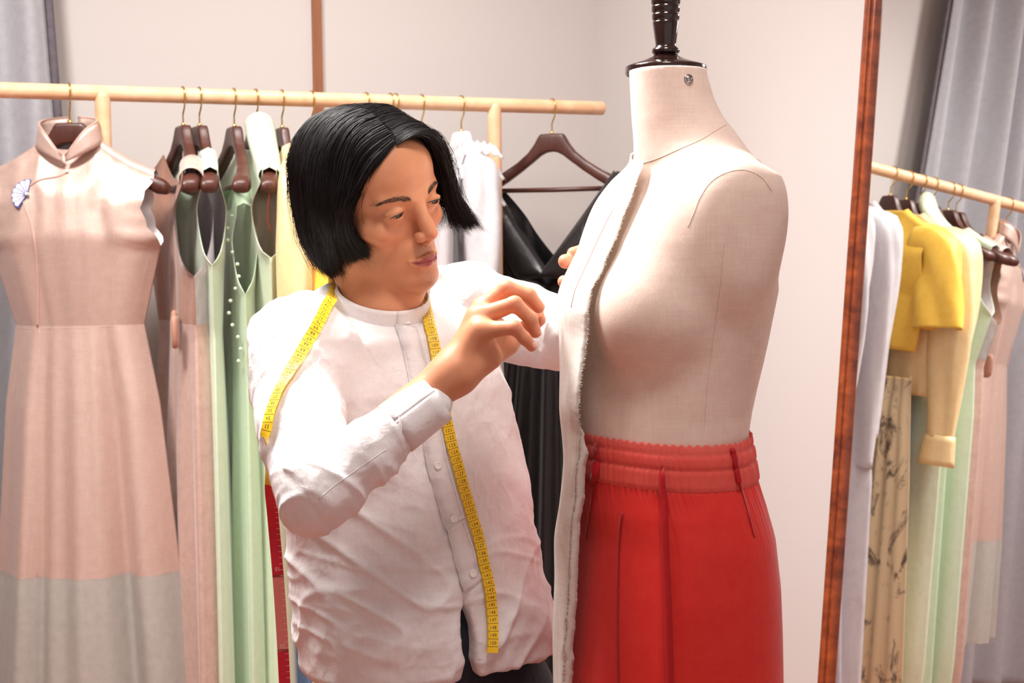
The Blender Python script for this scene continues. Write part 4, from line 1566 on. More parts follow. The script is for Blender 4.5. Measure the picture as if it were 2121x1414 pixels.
fr = P[:, 1] > .05
ax_ = np.abs(P[:, 0])
lipd = np.maximum(P[:, 2] - np.interp(ax_, [0, .0045, .014, .0236, .03], [-.0704, -.0694, -.0722, -.0755, -.077]), np.interp(ax_, [0, .0125, .0228, .03], [-.0846, -.0832, -.0768, -.0755]) - P[:, 2])
tint[:, 0] = np.where(fr, np.clip(.5 - lipd / .0014, 0, 1), 0) * .95
st = np.maximum(np.exp(-((P[:, 2] + .062) / .0075) ** 2 - (P[:, 0] / .021) ** 2) * .75, np.exp(-((P[:, 2] + .104) / .013) ** 2 - (P[:, 0] / .020) ** 2) * .6)
st *= .6 + .8 * vnoise(P * 420, 5)
tint[:, 1] = np.where(fr, np.clip(st, 0, .7), 0) * (tint[:, 0] < .3)
bl = np.exp(-((np.abs(P[:, 0]) - .040) / .018) ** 2 - ((P[:, 2] + .035) / .016) ** 2) * .22 + np.exp(-((P[:, 0]) / .012) ** 2 - ((P[:, 2] + .038) / .012) ** 2) * .3
tint[:, 2] = np.where(fr, bl, 0)
for sg in (1, -1):      # soft root of the brow
    pass
headP, headQ, headT = h2w(P), Q[:, ::-1], tint

# ---- hands
def hand(pts, wrist, fore, fr_, palm_extra, h=.0012):
    allp = [p for f in pts.values() for p in f] + [wrist, fore]
    lo, hi = np.min(allp, 0) - .04, np.max(allp, 0) + .04
    S = SDF(lo, hi, h)
    for nme, f in pts.items():
        r = fr_[nme]
        S2 = f
        S.chain(S2, r, .004)
    for nme, f in pts.items():
        if nme != 'thumb':
            S.cone(wrist, f[0], .0165, .0125, .014)
    for a_, b_, r0, r1 in palm_extra:
        S.cone(a_, b_, r0, r1, .014)
    S.cone(wrist, fore, .0245, .0285, .02)
    return S.mesh()


RH = {'middle': [at(1000, 640, 1.772), at(1050, 597, 1.762), at(1096, 611, 1.764), at(1116, 636, 1.768)],
      'ring': [at(991, 657, 1.752), at(1066, 629, 1.735), at(1099, 660, 1.740), at(1109, 688, 1.746)],
      'pinky': [at(995, 684, 1.735), at(1066, 678, 1.717), at(1087, 701, 1.722), at(1101, 717, 1.727)],
      'index': [at(1014, 634, 1.795), at(1076, 612, 1.800), at(1110, 637, 1.792), at(1117, 660, 1.785)],
      'thumb': [at(1000, 735, 1.795), at(1045, 712, 1.805), at(1088, 682, 1.802), at(1117, 662, 1.795)]}
RR = {'middle': [.0125, .0098, .0086, .0076], 'ring': [.0122, .0094, .0082, .0073], 'pinky': [.0112, .0086, .0074, .0066], 'index': [.0120, .0096, .0084, .0074], 'thumb': [.0170, .0120, .0105, .0085]}
wr = at(938, 772, 1.745)
rP, rQ = hand(RH, wr, at(805, 885, 1.735), RR,
              [(at(955, 772, 1.75), at(1012, 738, 1.757), .022, .0175), (at(985, 745, 1.775), at(1050, 712, 1.79), .020, .015), (at(1000, 700, 1.76), at(1030, 680, 1.775), .016, .013)])
LHd = {'index': [at(1246, 560, 1.925), at(1232, 530, 1.905), at(1208, 519, 1.893), at(1187, 524, 1.884)],
       'middle': [at(1248, 585, 1.925), at(1222, 556, 1.902), at(1194, 543, 1.888), at(1171, 541, 1.876)],
       'ring': [at(1246, 612, 1.925), at(1216, 590, 1.902), at(1190, 581, 1.888), at(1168, 583, 1.878)],
       'pinky': [at(1240, 636, 1.925), at(1214, 622, 1.905), at(1196, 615, 1.894), at(1178, 614, 1.884)],
       'thumb': [at(1222, 650, 1.94), at(1228, 610, 1.945), at(1224, 575, 1.94), at(1215, 552, 1.93)]}
for _f in LHd.values():                      # the knuckles stand clear of the form, only the tips touch
    for _k, _o in enumerate((.020, .018, .010, .002)):
        _p = _f[_k] - CAM
        _f[_k] = CAM + _p * (1 + _o / (_p @ FW))
LR_ = {'middle': [.0125, .0105, .0098, .0096], 'ring': [.0122, .0100, .0092, .0084], 'pinky': [.0112, .0088, .0078, .0070], 'index': [.0120, .0098, .0088, .0080], 'thumb': [.0150, .0120, .0105, .0085]}
lP, lQ = hand(LHd, at(1222, 680, 1.975), at(1170, 700, 2.03), LR_, [(at(1222, 675, 1.972), at(1244, 600, 1.950), .02, .018)])

# ---- torso shape shared by shirt, skin and trousers
TY = math.radians(25)
TF = np.array([math.sin(TY), -math.cos(TY), 0]); TL = np.array([math.cos(TY), math.sin(TY), 0])
TROWS = []
for y, xl, xr, d_, b_ in [(640, 640, 930, 1.985, .075), (690, 590, 985, 1.985, .095), (740, 575, 1020, 1.985, .108), (800, 572, 1040, 1.98, .115), (900, 592, 1056, 1.98, .112), (1000, 597, 1076, 1.98, .112),
                          (1100, 609, 1088, 1.98, .112), (1200, 620, 1108, 1.98, .116), (1290, 638, 1130, 1.98, .120), (1350, 648, 1136, 1.98, .112), (1414, 650, 1144, 1.98, .100), (1600, 680, 1140, 1.98, .092)]:
    half = (xr - xl) / 2 * d_ / FPX
    a_ = math.sqrt(max(half ** 2 - (b_ * math.sin(TY)) ** 2, .0004)) / math.cos(TY)
    c = at((xl + xr) / 2, y, d_)
    TROWS.append((c[2], c[0], c[1], a_, b_))
TROWS = np.array(TROWS)[::-1]


def torso_sdf(S, zlo, zhi, grow, k):
    X, Y, Z = S.xyz(S.full())
    zz = Z.ravel()
    cx_, cy_, a_, b_ = (np.interp(zz, TROWS[:, 0], TROWS[:, i]).reshape(1, 1, -1) for i in (1, 2, 3, 4))
    x, y = X - cx_, Y - cy_
    l = x * TL[0] + y * TL[1]
    f = x * TF[0] + y * TF[1]
    e = 2.4
    a_, b_ = a_ + grow, b_ + grow
    k0 = (np.abs(l / a_) ** e + np.abs(f / b_) ** e + 1e-9) ** (1 / e)
    d = np.maximum((k0 - 1) * np.minimum(a_, b_) * .85, np.maximum(zlo - Z, Z - zhi))
    S.put(S.full(), np.clip(d, -.05, .05).astype(np.float32), k)


SH = SDF(at(500, 1480, 1.66) * [1, 0, 1] + [-.02, 1.60, -.03], at(1290, 520, 2.2) * [1, 0, 1] + [.0, 2.28, .0], .0027)
z640 = TROWS[-1][0]
torso_sdf(SH, at(900, 1475, 1.98)[2], z640 + .002, 0, 0)
Rsh, Rel, Rcu = at(602, 748, 1.86), at(655, 1012, 1.70), at(893, 832, 1.738)
Lsh, Lel, Lwr = at(985, 642, 2.11), at(1160, 690, 2.04), at(1217, 672, 1.965)
SH.cone(at(760, 668, 1.955), at(625, 722, 1.88), .050, .056, .05)
SH.cone(at(800, 668, 1.99), at(950, 632, 2.08), .050, .056, .05)
SH.chain([Rsh, at(622, 880, 1.775), Rel], [.0585, .053, .050], .02)
SH.chain([Rel, at(760, 935, 1.715), Rcu], [.050, .0395, .0300], .015)
SH.chain([Lsh, at(1075, 668, 2.08), Lel, Lwr], [.0600, .053, .047, .034], .03)
SH.cone(at(700, 860, 1.93), Rsh, .09, .055, .06)
# neck opening
NC = at(790, 628, 1.97)                                 # ring of the neckline
NN = ZU * .90 + TF * .43
NN /= np.linalg.norm(NN)
SH.ell(NC - NN * .022, (.084, .084, .034), .03)
_lat = np.cross(NN, TF - NN * (TF @ NN)); _lat /= np.linalg.norm(_lat)
_fw = np.cross(_lat, NN)
_ring = [NC - NN * .016 + _fw * .0655 * math.cos(t) + _lat * .070 * math.sin(t) for t in np.linspace(0, 2 * PI, 29)]
SH.chain(_ring, [.0145] * 29, .028)
X, Y, Z = SH.xyz(SH.full())
NC = at(790, 628, 1.97)                                 # ring of the neckline
NN = ZU * .90 + TF * .43
NN /= np.linalg.norm(NN)
d = (X - NC[0]) * NN[0] + (Y - NC[1]) * NN[1] + (Z - NC[2]) * NN[2]
rl = (X - NC[0]) * TL[0] + (Y - NC[1]) * TL[1]
rf = (X - NC[0]) * TF[0] + (Y - NC[1]) * TF[1]
rad = np.sqrt(rl ** 2 + rf ** 2)
cut = np.maximum(-(d + .001), rad - .115)
SH.put(SH.full(), cut.astype(np.float32), .006, 's')
# open front below the last button and curved hem
pw0, pw1 = at(968, 1212, 1.86), at(1000, 1480, 1.86)
ax = (pw1 - pw0); zz0, zz1 = pw0[2], pw1[2]
tt = np.clip((zz0 - Z) / (zz0 - zz1), -.2, 1.2)
lx = (X - (pw0[0] + ax[0] * tt)) * TL[0] + (Y - (pw0[1] + ax[1] * tt)) * TL[1]
ff = (X - pw0[0]) * TF[0] + (Y - pw0[1]) * TF[1]
wdt = .0045 + .0085 * np.clip((zz0 - Z) / .06, 0, 1) + .004 * np.clip((zz0 - Z - .05) / .1, 0, 1)
cut = np.maximum(np.maximum(np.abs(lx) - wdt, Z - zz0), -(ff + .07))
SH.put(SH.full(), cut.astype(np.float32), .004, 's')
hr = at(1128, 1392, 1.95)
d = np.maximum((Z - hr[2]) + .9 * np.abs((X - hr[0]) * TL[0] + (Y - hr[1]) * TL[1] - .02), -(X - (hr[0] - .055)))
SH.put(SH.full(), d.astype(np.float32), .006, 's')
P, Q = SH.mesh()
keep = None
N = vnormals(P, Q)
# cloth folds
def seg_t(P, a_, b_):
    ab = b_ - a_
    t = (P - a_) @ ab / (ab @ ab)
    q = np.clip(t, 0, 1)
    return t, np.linalg.norm(P - a_ - q[:, None] * ab, axis=1)


l_ = (P - NC) @ TL; f_ = (P - NC) @ TF; z_ = P[:, 2]
C = np.stack([l_, f_, z_], 1)
warp = np.stack([vnoise(C * 7, 21), vnoise(C * 7, 22), vnoise(C * 7, 23)], 1) - .5
Cw = C + warp * .09
# diagonal drags: from the neck and shoulders outward and down
rot = lambda a_: np.array([[math.cos(a_), 0, math.sin(a_)], [0, 1, 0], [-math.sin(a_), 0, math.cos(a_)]])
D1 = (Cw @ rot(.75).T) * [26, 9, 7]
D2 = (Cw @ rot(-.55).T) * [24, 9, 8]
D3 = (Cw @ rot(1.25).T) * [34, 12, 9]
t1, r1 = seg_t(P, Rsh, Rel); t2, r2 = seg_t(P, Rel, Rcu); t3, r3 = seg_t(P, Lsh, Lel)
wR1 = sm((.095 - r1) / .03) * sm((t1 + .1) / .25)
wR2 = sm((.075 - r2) / .02) * (t2 > -.1)
wL = sm((.085 - r3) / .03) * sm((t3 + .05) / .2)
wT = np.clip(1 - np.maximum(np.maximum(wR1, wR2), wL), 0, 1)
low = sm((NC[2] - .22 - z_) / .2)
tor = (ridge(D1 * .8, 3) ** 4 * .0060 + ridge(D2 * .8, 4) ** 4 * .0050 * (.25 + low) + ridge(D3, 6) ** 4 * .0034 * (.2 + low) + ridge(Cw * [26, 18, 32], 5) ** 4 * .0010 * (.4 + low) + vnoise(C * [6, 6, 5], 9) * .010)
el = np.exp(-(np.linalg.norm(P - Rel, axis=1) / .10) ** 2)
armf = ridge(np.stack([t1 * 5.5 + warp[:, 0] * 2.2, l_ * 6 + z_ * 3, f_ * 9], 1), 8) ** 3 * .0065 * (.5 + el) + ridge(P * 38 + warp * 3, 12) ** 4 * .0012
forf = ridge(np.stack([t2 * 5.0 + warp[:, 1] * 2.0, z_ * 8, f_ * 9], 1), 10) ** 3 * .0055 * (.45 + el) + ridge(P * [30, 45, 34] + warp * 3, 13) ** 3 * .0022
lef = ridge(np.stack([t3 * 4.5 + warp[:, 2] * 2.0, z_ * 9, f_ * 7], 1), 11) ** 3 * .0055 + ridge(P * 34 + warp * 3, 15) ** 3 * .002
fold = tor * wT + np.maximum(wR1 * armf * (1 - wR2), 0) + wR2 * forf + wL * lef
fine = (vnoise(P * 70, 31) - .5) * .0009 + (ridge(P * [48, 48, 48] + warp * 5, 33) ** 4) * .0010
calm = np.clip((np.abs((P - NC) @ NN + .02)) / .03, 0, 1)
P = P + N * ((fold + fine)[:, None] * (.25 + .75 * calm)[:, None] - .004)
# light smoothing keeps the folds soft
for _ in range(2):
    acc = np.zeros_like(P); cnt = np.zeros(len(P))
    for a_, b_ in ((0, 1), (1, 2), (2, 3), (3, 0)):
        np.add.at(acc, Q[:, a_], P[Q[:, b_]]); np.add.at(acc, Q[:, b_], P[Q[:, a_]])
        np.add.at(cnt, Q[:, a_], 1); np.add.at(cnt, Q[:, b_], 1)
    P = P * .5 + .5 * acc / np.maximum(cnt, 1)[:, None]
m_shirt = fabric('white_linen_shirt', srgb(244, 240, 240), srgb(238, 233, 234), 0.85, 0.2, 0.22, 15.0, 0.3, transmit=0.10, stretch=(1, 1, .7), slub=0.06, crumple=0.35, crumple_size=8.0)
shirt = mesh_obj('shirt', P, Q, m_shirt, person)
shirt_bvh = bvh_of(P, Q)

# skin under the shirt, so that the figure is whole
TS = SDF(at(540, 1500, 1.66) * [1, 0, 1] + [-.02, 1.62, -.05], at(1260, 560, 2.2) * [1, 0, 1] + [.0, 2.26, .02], .007)
torso_sdf(TS, at(900, 1490, 1.98)[2], z640 - .01, -.034, 0)
TS.cone(at(765, 735, 1.975), at(625, 752, 1.88), .026, .034, .03)
TS.cone(at(815, 720, 1.995), at(950, 668, 2.08), .026, .034, .03)
TS.chain([Rsh, Rel, at(850, 862, 1.736)], [.040, .033, .0255], .02)
TS.chain([Lsh, Lel, at(1205, 676, 1.975)], [.040, .033, .025], .02)
TS.cone(at(772, 700, 1.97), at(783, 655, 1.965), .042, .042, .02)
tP, tQ = TS.mesh()
g = Geo()
for PP, QQ in ((headP, headQ), (rP, rQ), (lP, lQ), (tP, tQ)):
    g.add(PP, QQ.tolist())
body = g.build('body', m_skin, person, recalc=False)
hc = w2h(headP)
sc_ = np.minimum(hc[:, 2] - (.085 - .055 * np.clip(np.abs(hc[:, 0]) / .07, 0, 1) ** 2 - .9 * np.clip(.055 - hc[:, 1], 0, 1)), hc[:, 2] + .05)
headT[:, 3] = 1 - .92 * np.clip(.5 + sc_ / .006, 0, 1)
ca = body.data.color_attributes.new('tint', 'FLOAT_COLOR', 'POINT')
full = np.zeros((len(body.data.vertices), 4), np.float32); full[:, 3] = 1
full[:len(headT)] = headT


def knuckles(PP, spots, amt, rad):
    w = np.zeros(len(PP))
    for s_ in spots:
        w = np.maximum(w, np.exp(-(np.linalg.norm(PP - s_, axis=1) / rad) ** 2) * amt)
    return w


i0 = len(headP)
full[i0:i0 + len(rP), 2] = .15 + knuckles(rP, [p for k_, f in RH.items() for p in (f[1], f[3])], .6, .014)
full[i0 + len(rP):i0 + len(rP) + len(lP), 2] = .2 + knuckles(lP, [f[3] for f in LHd.values()], .5, .014)
ca.data.foreach_set('color', full.ravel())
m_nail = plain('fingernail', srgb(222, 158, 138), 0.35, 0, 0.2)
for f, up_ in ((RH['middle'], UP * .8 + RT * .3), (RH['ring'], UP * .5 + RT * .5 - FW * .5), (RH['pinky'], UP * .3 + RT * .4 - FW * .8)):
    a_, b_ = f[2], f[3]
    d = (b_ - a_) / np.linalg.norm(b_ - a_)
    up_ = up_ - d * (up_ @ d); up_ /= np.linalg.norm(up_)
    sd = np.cross(d, up_)
    r = .0069
    V, F = lathe([(.0001, -.0042), (.0022, -.0036), (.0037, -.001), (.0038, .0022), (.0028, .0046), (.0001, .0052)], (0, 0, 0), 20)
    V = b_ + d * (V[:, 2:] - .0005) + sd * V[:, :1] + up_ * (np.sqrt(np.maximum(r ** 2 - V[:, :1] ** 2, 1e-8)) + V[:, 1:2] * .12)
    mesh_obj('fingernail', V, F, m_nail, body)

# ---- eyes
m_scl = plain('eye_white', srgb(206, 188, 180), 0.15, 0, 0.4)
m_iris = plain('eye_iris', srgb(24, 14, 10), 0.3, 0, 0.15)
m_pup = plain('eye_pupil', srgb(6, 5, 5), 0.3, 0, 0.15)
tgt = w2h(at(1130, 690, 1.85))[0]
for sg in (1, -1):
    c = EC * [sg, 1, 1]
    gd = np.array([.24, .95, -.14]); gd /= np.linalg.norm(gd)
    t_ = np.linspace(0, PI, 25); prof = [(max(.0124 * math.sin(t), 1e-5), .0124 * math.cos(t)) for t in t_]
    V, F = lathe(prof, (0, 0, 0), 32)
    Rm = np.array(Vector(gd).to_track_quat('Z', 'Y').to_matrix())
    V2 = V @ Rm.T + c
    ob = mesh_obj('eyeball', h2w(V2), F, [m_scl, m_iris, m_pup], body)
    for p in ob.data.polygons:
        zc = np.mean([V[i][2] for i in p.vertices]) / .0124
        p.material_index = 2 if zc > math.cos(.25) else (1 if zc > math.cos(.64) else 0)
    # lashes along the upper lid
    L = []
    for uu in np.linspace(-1, 1, 17):
        wz = .0028 * (1 - abs(uu) ** 2.2) - .0012 * uu
        x = uu * .0140
        y = math.sqrt(max(.0151 ** 2 - x * x - wz * wz, 1e-6))
        L.append(c + [sg * x, y, wz])
    rad_ = .00110 * np.sin(np.linspace(.25, PI - .15, 17)) ** .6
    lash = Geo().add(*tube(h2w(np.array(L)), rad_, 6))
    for k in range(14, 34, 2):
        q = L[int(k / 34 * 16)] * (1 - (k / 34 * 16) % 1) + L[min(16, int(k / 34 * 16) + 1)] * ((k / 34 * 16) % 1)
        out = (q - c) / np.linalg.norm(q - c)
        e = q + out * .0022 + np.array([sg * .0012 * (k / 34), .0006, -.0010])
        lash.add(*tube(h2w(np.array([q, (q + e) / 2 + np.array([0, 0, -.0003]), e])), [.00025, .0002, .00006], 4))
    m_hairdark = bpy.data.materials.get('black_hair') or plain('black_hair', srgb(20, 17, 18), 0.34, 0.0, 0.0, 0.6)
    lash.build('eyelashes', m_hairdark, body)
    # brow of short hairs
    hb = bvh_of(headP, headQ)
    br = Geo()
    BR = spline([(.0150, .10, .0128), (.024, .10, .0152), (.036, .10, .0178), (.048, .10, .0165), (.0565, .10, .0125)], 60)
    for k in range(230):
        f = RNG.random() ** 1.05
        p = np.array([np.interp(f * 59, np.arange(60), BR[:, i]) for i in range(3)])
        thick = .0040 * (1 - .72 * f) * min(1, .45 + 3 * f)
        p = p + [0, 0, RNG.uniform(-1, 1) * thick]
        wpt = h2w(np.array([p[0] * sg, .14, p[2]]))[0]
        dirv = h2w(np.array([p[0] * sg, -.1, p[2]]))[0] - wpt
        loc_, nor_, _, _ = hb.ray_cast(Vector(wpt), Vector(dirv).normalized())
        if loc_ is None:
            continue
        q = w2h(np.array(loc_))[0]
        dr = np.array([sg * (.4 + .6 * f), -.25 * f - .05, (.5 - .8 * f) + RNG.uniform(-.2, .2)])
        dr /= np.linalg.norm(dr)
        ln = RNG.uniform(.005, .008)
        n_ = w2h(np.array(loc_) + np.array(nor_) * .01)[0] - q
        n_ /= np.linalg.norm(n_)
        dr = dr - n_ * (dr @ n_)
        pts = [q + n_ * .0002, q + dr * ln * .5 + n_ * .0009, q + dr * ln + n_ * .0004]
        br.add(*tube(h2w(np.array(pts)), [.00012, .00010, .00004], 4, False))
    br.build('eyebrow', bpy.data.materials.get('brow_hair') or plain('brow_hair', srgb(62, 46, 40), 0.7), body)['kind'] = 'stuff'

# ---- hair: a bob parted a little to his right
m_hair, nt, b, o = new_mat('hair_strands')
nh = noise_node(nt, (1, 1, 1), 90.0, 2.0)
cr = nt.nodes.new('ShaderNodeValToRGB')
cr.color_ramp.elements[0].color, cr.color_ramp.elements[1].color = srgb(10, 8, 9), srgb(30, 25, 26)
nt.links.new(nh.outputs['Fac'], cr.inputs[0]); nt.links.new(cr.outputs[0], b.inputs['Base Color'])
setin(b, Roughness=0.46, Specular_IOR_Level=0.33)
HC, HRX, HRY, HRZ = np.array([0, -.007, .030]), .0945, .122, .102
G = SDF([-.13, -.16, -.15], [.13, .15, .16], .0022)
G.ell(HC, (HRX * .91, HRY * .92, HRZ * .92), 0)
G.ell((0, -.034, -.030), (.078, .088, .080), .03)
X, Y, Z = G.xyz(G.full())
zh = .088 - .030 * np.minimum(np.abs(X + .004) / .064, 1.5) ** 1.8
d = np.maximum((.006 + .03 * np.clip((X + .02) / .08, 0, 1) - Y), Z - zh) * .8
G.put(G.full(), d.astype(np.float32), .008, 's')
G.put(G.full(), (.052 - Y + 0 * X + 0 * Z).astype(np.float32), .01, 's')
G.put(G.full(), (Z + .088 + .10 * np.clip(Y, -.2, .2)).astype(np.float32) + 0 * X, .02, 's')
gP, gQ = G.mesh()
gQ = gQ[:, ::-1]


FRONT_R = np.array([(-.014, .072, .088), (-.040, .072, .072), (-.061, .052, .040), (-.072, .032, .004), (-.074, .024, -.030), (-.065, .042, -.057)])
FRONT_L = np.array([(-.012, .076, .086), (.012, .088, .098), (.040, .087, .082), (.062, .078, .048), (.070, .068, .010), (.074, .070, -.026), (.092, .098, -.058)])
_sr, _sl = spline(FRONT_R, 101), spline(FRONT_L, 101)


def strand_path(sg, p, lay, rnd, nP=18):
    yr = .088 - .185 * p + rnd[0] * .004
    t = np.linspace(0, 1, nP)
    front = float(np.clip(1 - p / .34, 0, 1))
    thmax = 1.62 + rnd[1] * .05
    split = .56
    th_ = (np.minimum(t / split, 1) * thmax)
    q = np.clip((t - split) / (1 - split), 0, 1)
    y = yr - .012 * np.sin(np.minimum(th_, PI / 2))
    zend = -.09
    EP = [0, .2, .35, .55, .8, 1.0]
    if sg < 0:
        ET = np.array([(-.065, .044, -.057), (-.066, .016, -.072), (-.064, -.012, -.094), (-.058, -.046, -.107), (-.045, -.085, -.104), (-.02, -.105, -.095)])
    else:
        ET = np.array([(.092, .098, -.058), (.074, .062, -.055), (.064, .02, -.058), (.060, -.03, -.075), (.045, -.085, -.095), (.02, -.105, -.095)])
    E_ = np.array([np.interp(p, EP, ET[:, i]) for i in range(3)]) + np.array([sg * .006 * rnd[3], .008 * rnd[1], .010 * rnd[2]])
    ly = lay * (1 - .075 * (1 - sm(t / .22)))
    lx_ = HRX * (1.0 if sg < 0 else .88)
    ke = np.sqrt(np.clip(1 - ((y - HC[1]) / HRY) ** 2, .03, 1))
    ke0 = ke[int(nP * split)]
    x = -.010 * (1 - np.minimum(t / .3, 1)) + sg * lx_ * ly * ke * np.sin(np.minimum(th_, PI / 2))
    z = HC[2] + HRZ * ly * ke * np.cos(th_)
    k_ = int(np.argmax(q > 0)) - 1
    S0 = np.array([x[k_], y[k_], z[k_]])
    x = np.where(q > 0, S0[0] + (E_[0] - S0[0]) * q ** 2.0 + sg * .004 * np.sin(PI * q), x)
    y = np.where(q > 0, S0[1] + (E_[1] - S0[1]) * q ** 1.3, y)
    z = np.where(q > 0, S0[2] + (E_[2] - S0[2]) * q, z)
    y = y + .006 * rnd[1] * np.sin(PI * t)
    G_ = np.stack([x, y, z], 1)
    if front > 0:
        S_ = _sr if sg < 0 else _sl
        L_ = S_[np.clip((t * 100).astype(int), 0, 100)]
        out = np.array([sg * 1.0, .4, .5])
        L_ = L_ + out * ((lay - .96) * .09 + .004 * rnd[0]) * np.sin(PI * np.minimum(t * .8 + .1, 1))[:, None]
        L_ = L_ + (t ** 2.2)[:, None] * np.array([.006 * rnd[3], .010 * rnd[2], .010 * rnd[1]])
        w_ = front ** .9
        G_ = G_ * (1 - w_) + L_ * w_
    wv = np.sin(t * (5 + 3 * rnd[1]) + rnd[2] * 5) * np.minimum(t * 2, 1)
    return G_ + np.stack([wv * .0030 * rnd[0], wv * .0046 * rnd[3], wv * .001], 1)


VV, FF, nV = [], [], 0
NPT = 22
clumps = []
for k in range(520):
    sg = -1 if k % 5 < 3 else 1
    p = RNG.random() ** 1.25
    clumps.append((sg, p, RNG.uniform(-1, 1, 4), RNG.uniform(.935, 1.03)))
for sg, p, rnd, lay in clumps:
    for j in range(22):
        pp = np.clip(p + RNG.normal(0, .022), 0, 1)
        r2 = rnd * .9 + RNG.uniform(-1, 1, 4) * .5
        if RNG.random() < .04:
            r2 = r2 * 2.2
        path = strand_path(sg, pp, lay + RNG.normal(0, .012), r2, NPT)
        cen = strand_path(sg, p, lay, rnd, NPT)
        w_ = (np.linspace(0, 1, NPT) ** 1.5 * .38)[:, None]
        path = path * (1 - w_) + cen * w_ + (RNG.normal(0, .0009, (1, 3)) * np.linspace(.3, 1.6, NPT)[:, None])
        VV.append(path)
VV = np.array(VV)
for _ in range(3):
    VV[:, 1:-1] = (VV[:, :-2] + VV[:, 1:-1] * 2 + VV[:, 2:]) / 4
_q = VV.reshape(-1, 3)
_tw = np.tile(sm(np.linspace(0, 1, NPT) / .45), len(VV))[:, None]
for fq, am in ((24, .013), (60, .0042)):
    _n = np.stack([vnoise(_q * [fq, fq, fq * .55] + k_ * 9.1, 60 + k_) for k_ in range(3)], 1) - .5
    _q = _q + _n * am * _tw * [1, 1, .4]
VV = _q.reshape(VV.shape)
for k in range(len(VV)):                       # a few fly-away hairs
    if k % 28 == 0:
        VV[k] += np.linspace(0, 1, NPT)[:, None] ** 1.4 * RNG.normal(0, .009, (1, 3))
nS = len(VV)
Wp = h2w(VV.reshape(-1, 3)).reshape(nS, NPT, 3)
T = np.gradient(Wp, axis=1); T /= np.linalg.norm(T, axis=2)[..., None] + 1e-9
ref = np.array([.3, -.8, .5])
A_ = np.cross(T, ref); A_ /= np.linalg.norm(A_, axis=2)[..., None] + 1e-9
B_ = np.cross(T, A_)
rads = (.00034 * (1 - np.linspace(0, 1, NPT) ** 3 * .85))[None, :, None]
ringv = [Wp + rads * (A_ * math.cos(a_) + B_ * math.sin(a_)) for a_ in (0, 2.094, 4.189)]
ring_ = np.stack(ringv, 2).reshape(-1, 3)
base = (np.arange(nS)[:, None, None] * NPT + np.arange(NPT - 1)[None, :, None]) * 3
c_ = np.arange(3)[None, None, :]; c2 = (c_ + 1) % 3
quads = np.stack([base + c_, base + c2, base + 3 + c2, base + 3 + c_], -1).reshape(-1, 4)
hme = bpy.data.meshes.new('hair')
hv = np.concatenate([h2w(gP), ring_]) - np.array(person.location)
hf = np.concatenate([np.asarray(gQ), quads + len(gP)])
hme.vertices.add(len(hv)); hme.vertices.foreach_set('co', hv.ravel())
hme.loops.add(len(hf) * 4); hme.loops.foreach_set('vertex_index', hf.ravel())
hme.polygons.add(len(hf)); hme.polygons.foreach_set('loop_start', np.arange(len(hf)) * 4)
hme.update(calc_edges=True); hme.validate()
hme.polygons.foreach_set('use_smooth', [True] * len(hme.polygons))
hme.materials.append(m_hair)
hair = bpy.data.objects.new('hair', hme); COL.objects.link(hair); hair.parent = person
hair['label'] = 'chin-length straight black hair'

# ---- shirt details
def ring_band(name, centre, nrm, fwd, r_l, r_f, h, mat, parent, gap=0.0, n=64, lean=.0, thick=.0016):
    nrm = nrm / np.linalg.norm(nrm)
    fwd = fwd - nrm * (fwd @ nrm); fwd /= np.linalg.norm(fwd)
    lat = np.cross(nrm, fwd)
    a_ = np.linspace(gap, 2 * PI - gap, n)
    rows = []
    for k in np.linspace(0, 1, 6):
        s_ = 1 - lean * k
        rows.append(centre + nrm * h * (k - .15) + fwd * (np.cos(a_)[:, None] * r_f * s_) + lat * (np.sin(a_)[:, None] * r_l * s_))
    ob = mesh_obj(name, np.concatenate(rows), grid_faces(6, n), mat, parent)
    return solid(ob, thick)


ring_band('collar_band', NC - NN * .006, NN, TF, .0700, .0660, .030, m_shirt, shirt, .004, lean=.09)
fdir = (Rcu - Rel) / np.linalg.norm(Rcu - Rel)
cufc = Rcu - fdir * .050
ring_band('cuff', cufc + fdir * .004, fdir, -FW + UP * .3, .0335, .0325, .062, m_shirt, shirt, .0, lean=.06, thick=.002)
m_button = plain('shell_button', srgb(238, 234, 230), 0.3, 0, 0.3)
Pp, Np = trace(shirt_bvh, [(841, 676), (858, 740), (870, 800), (893, 900), (905, 962), (925, 1030), (941, 1085), (958, 1140), (972, 1195), (980, 1212)], 90, .0016, 1.82)
Geo().add(*strip(Pp, Np, .031, .0012)).build('placket', m_shirt, shirt)
Pp2, Np2 = trace(shirt_bvh, [(841, 676), (858, 740), (870, 800), (893, 900), (905, 962), (925, 1030), (941, 1085), (958, 1140), (972, 1195), (980, 1212)], 90, .003, 1.82)
for s_ in (-1, 1):
    T_ = np.gradient(Pp2, axis=0); T_ /= np.linalg.norm(T_, axis=1)[:, None]
    S_ = np.cross(Np2, T_); S_ /= np.linalg.norm(S_, axis=1)[:, None]
    Geo().add(*tube(Pp2 + S_ * s_ * .0128, .00035, 5)).build('stitch_line', m_shirt, shirt)
for bx_, by_, dm in ((841, 672, 1.5), (905, 964, 1.82), (939, 1075, 1.82), (977, 1188, 1.82), (876, 838, 1.82)):
    p, n = hit(shirt_bvh, bx_, by_, dm)
    if p is None:
        continue
    Rm = np.array(Vector(n).to_track_quat('Z', 'Y').to_matrix())
    V, F = lathe([(.0001, 0), (.0052, 0), (.0056, .0010), (.0050, .0022), (.0040, .0018), (.0001, .0016)], (0, 0, 0), 22)
    mesh_obj('button', V @ Rm.T + p + n * .0032, F, m_button, shirt)
Pp, Np = trace(shirt_bvh, [(660, 1032), (700, 1000), (760, 958), (800, 930)], 40, .0006)
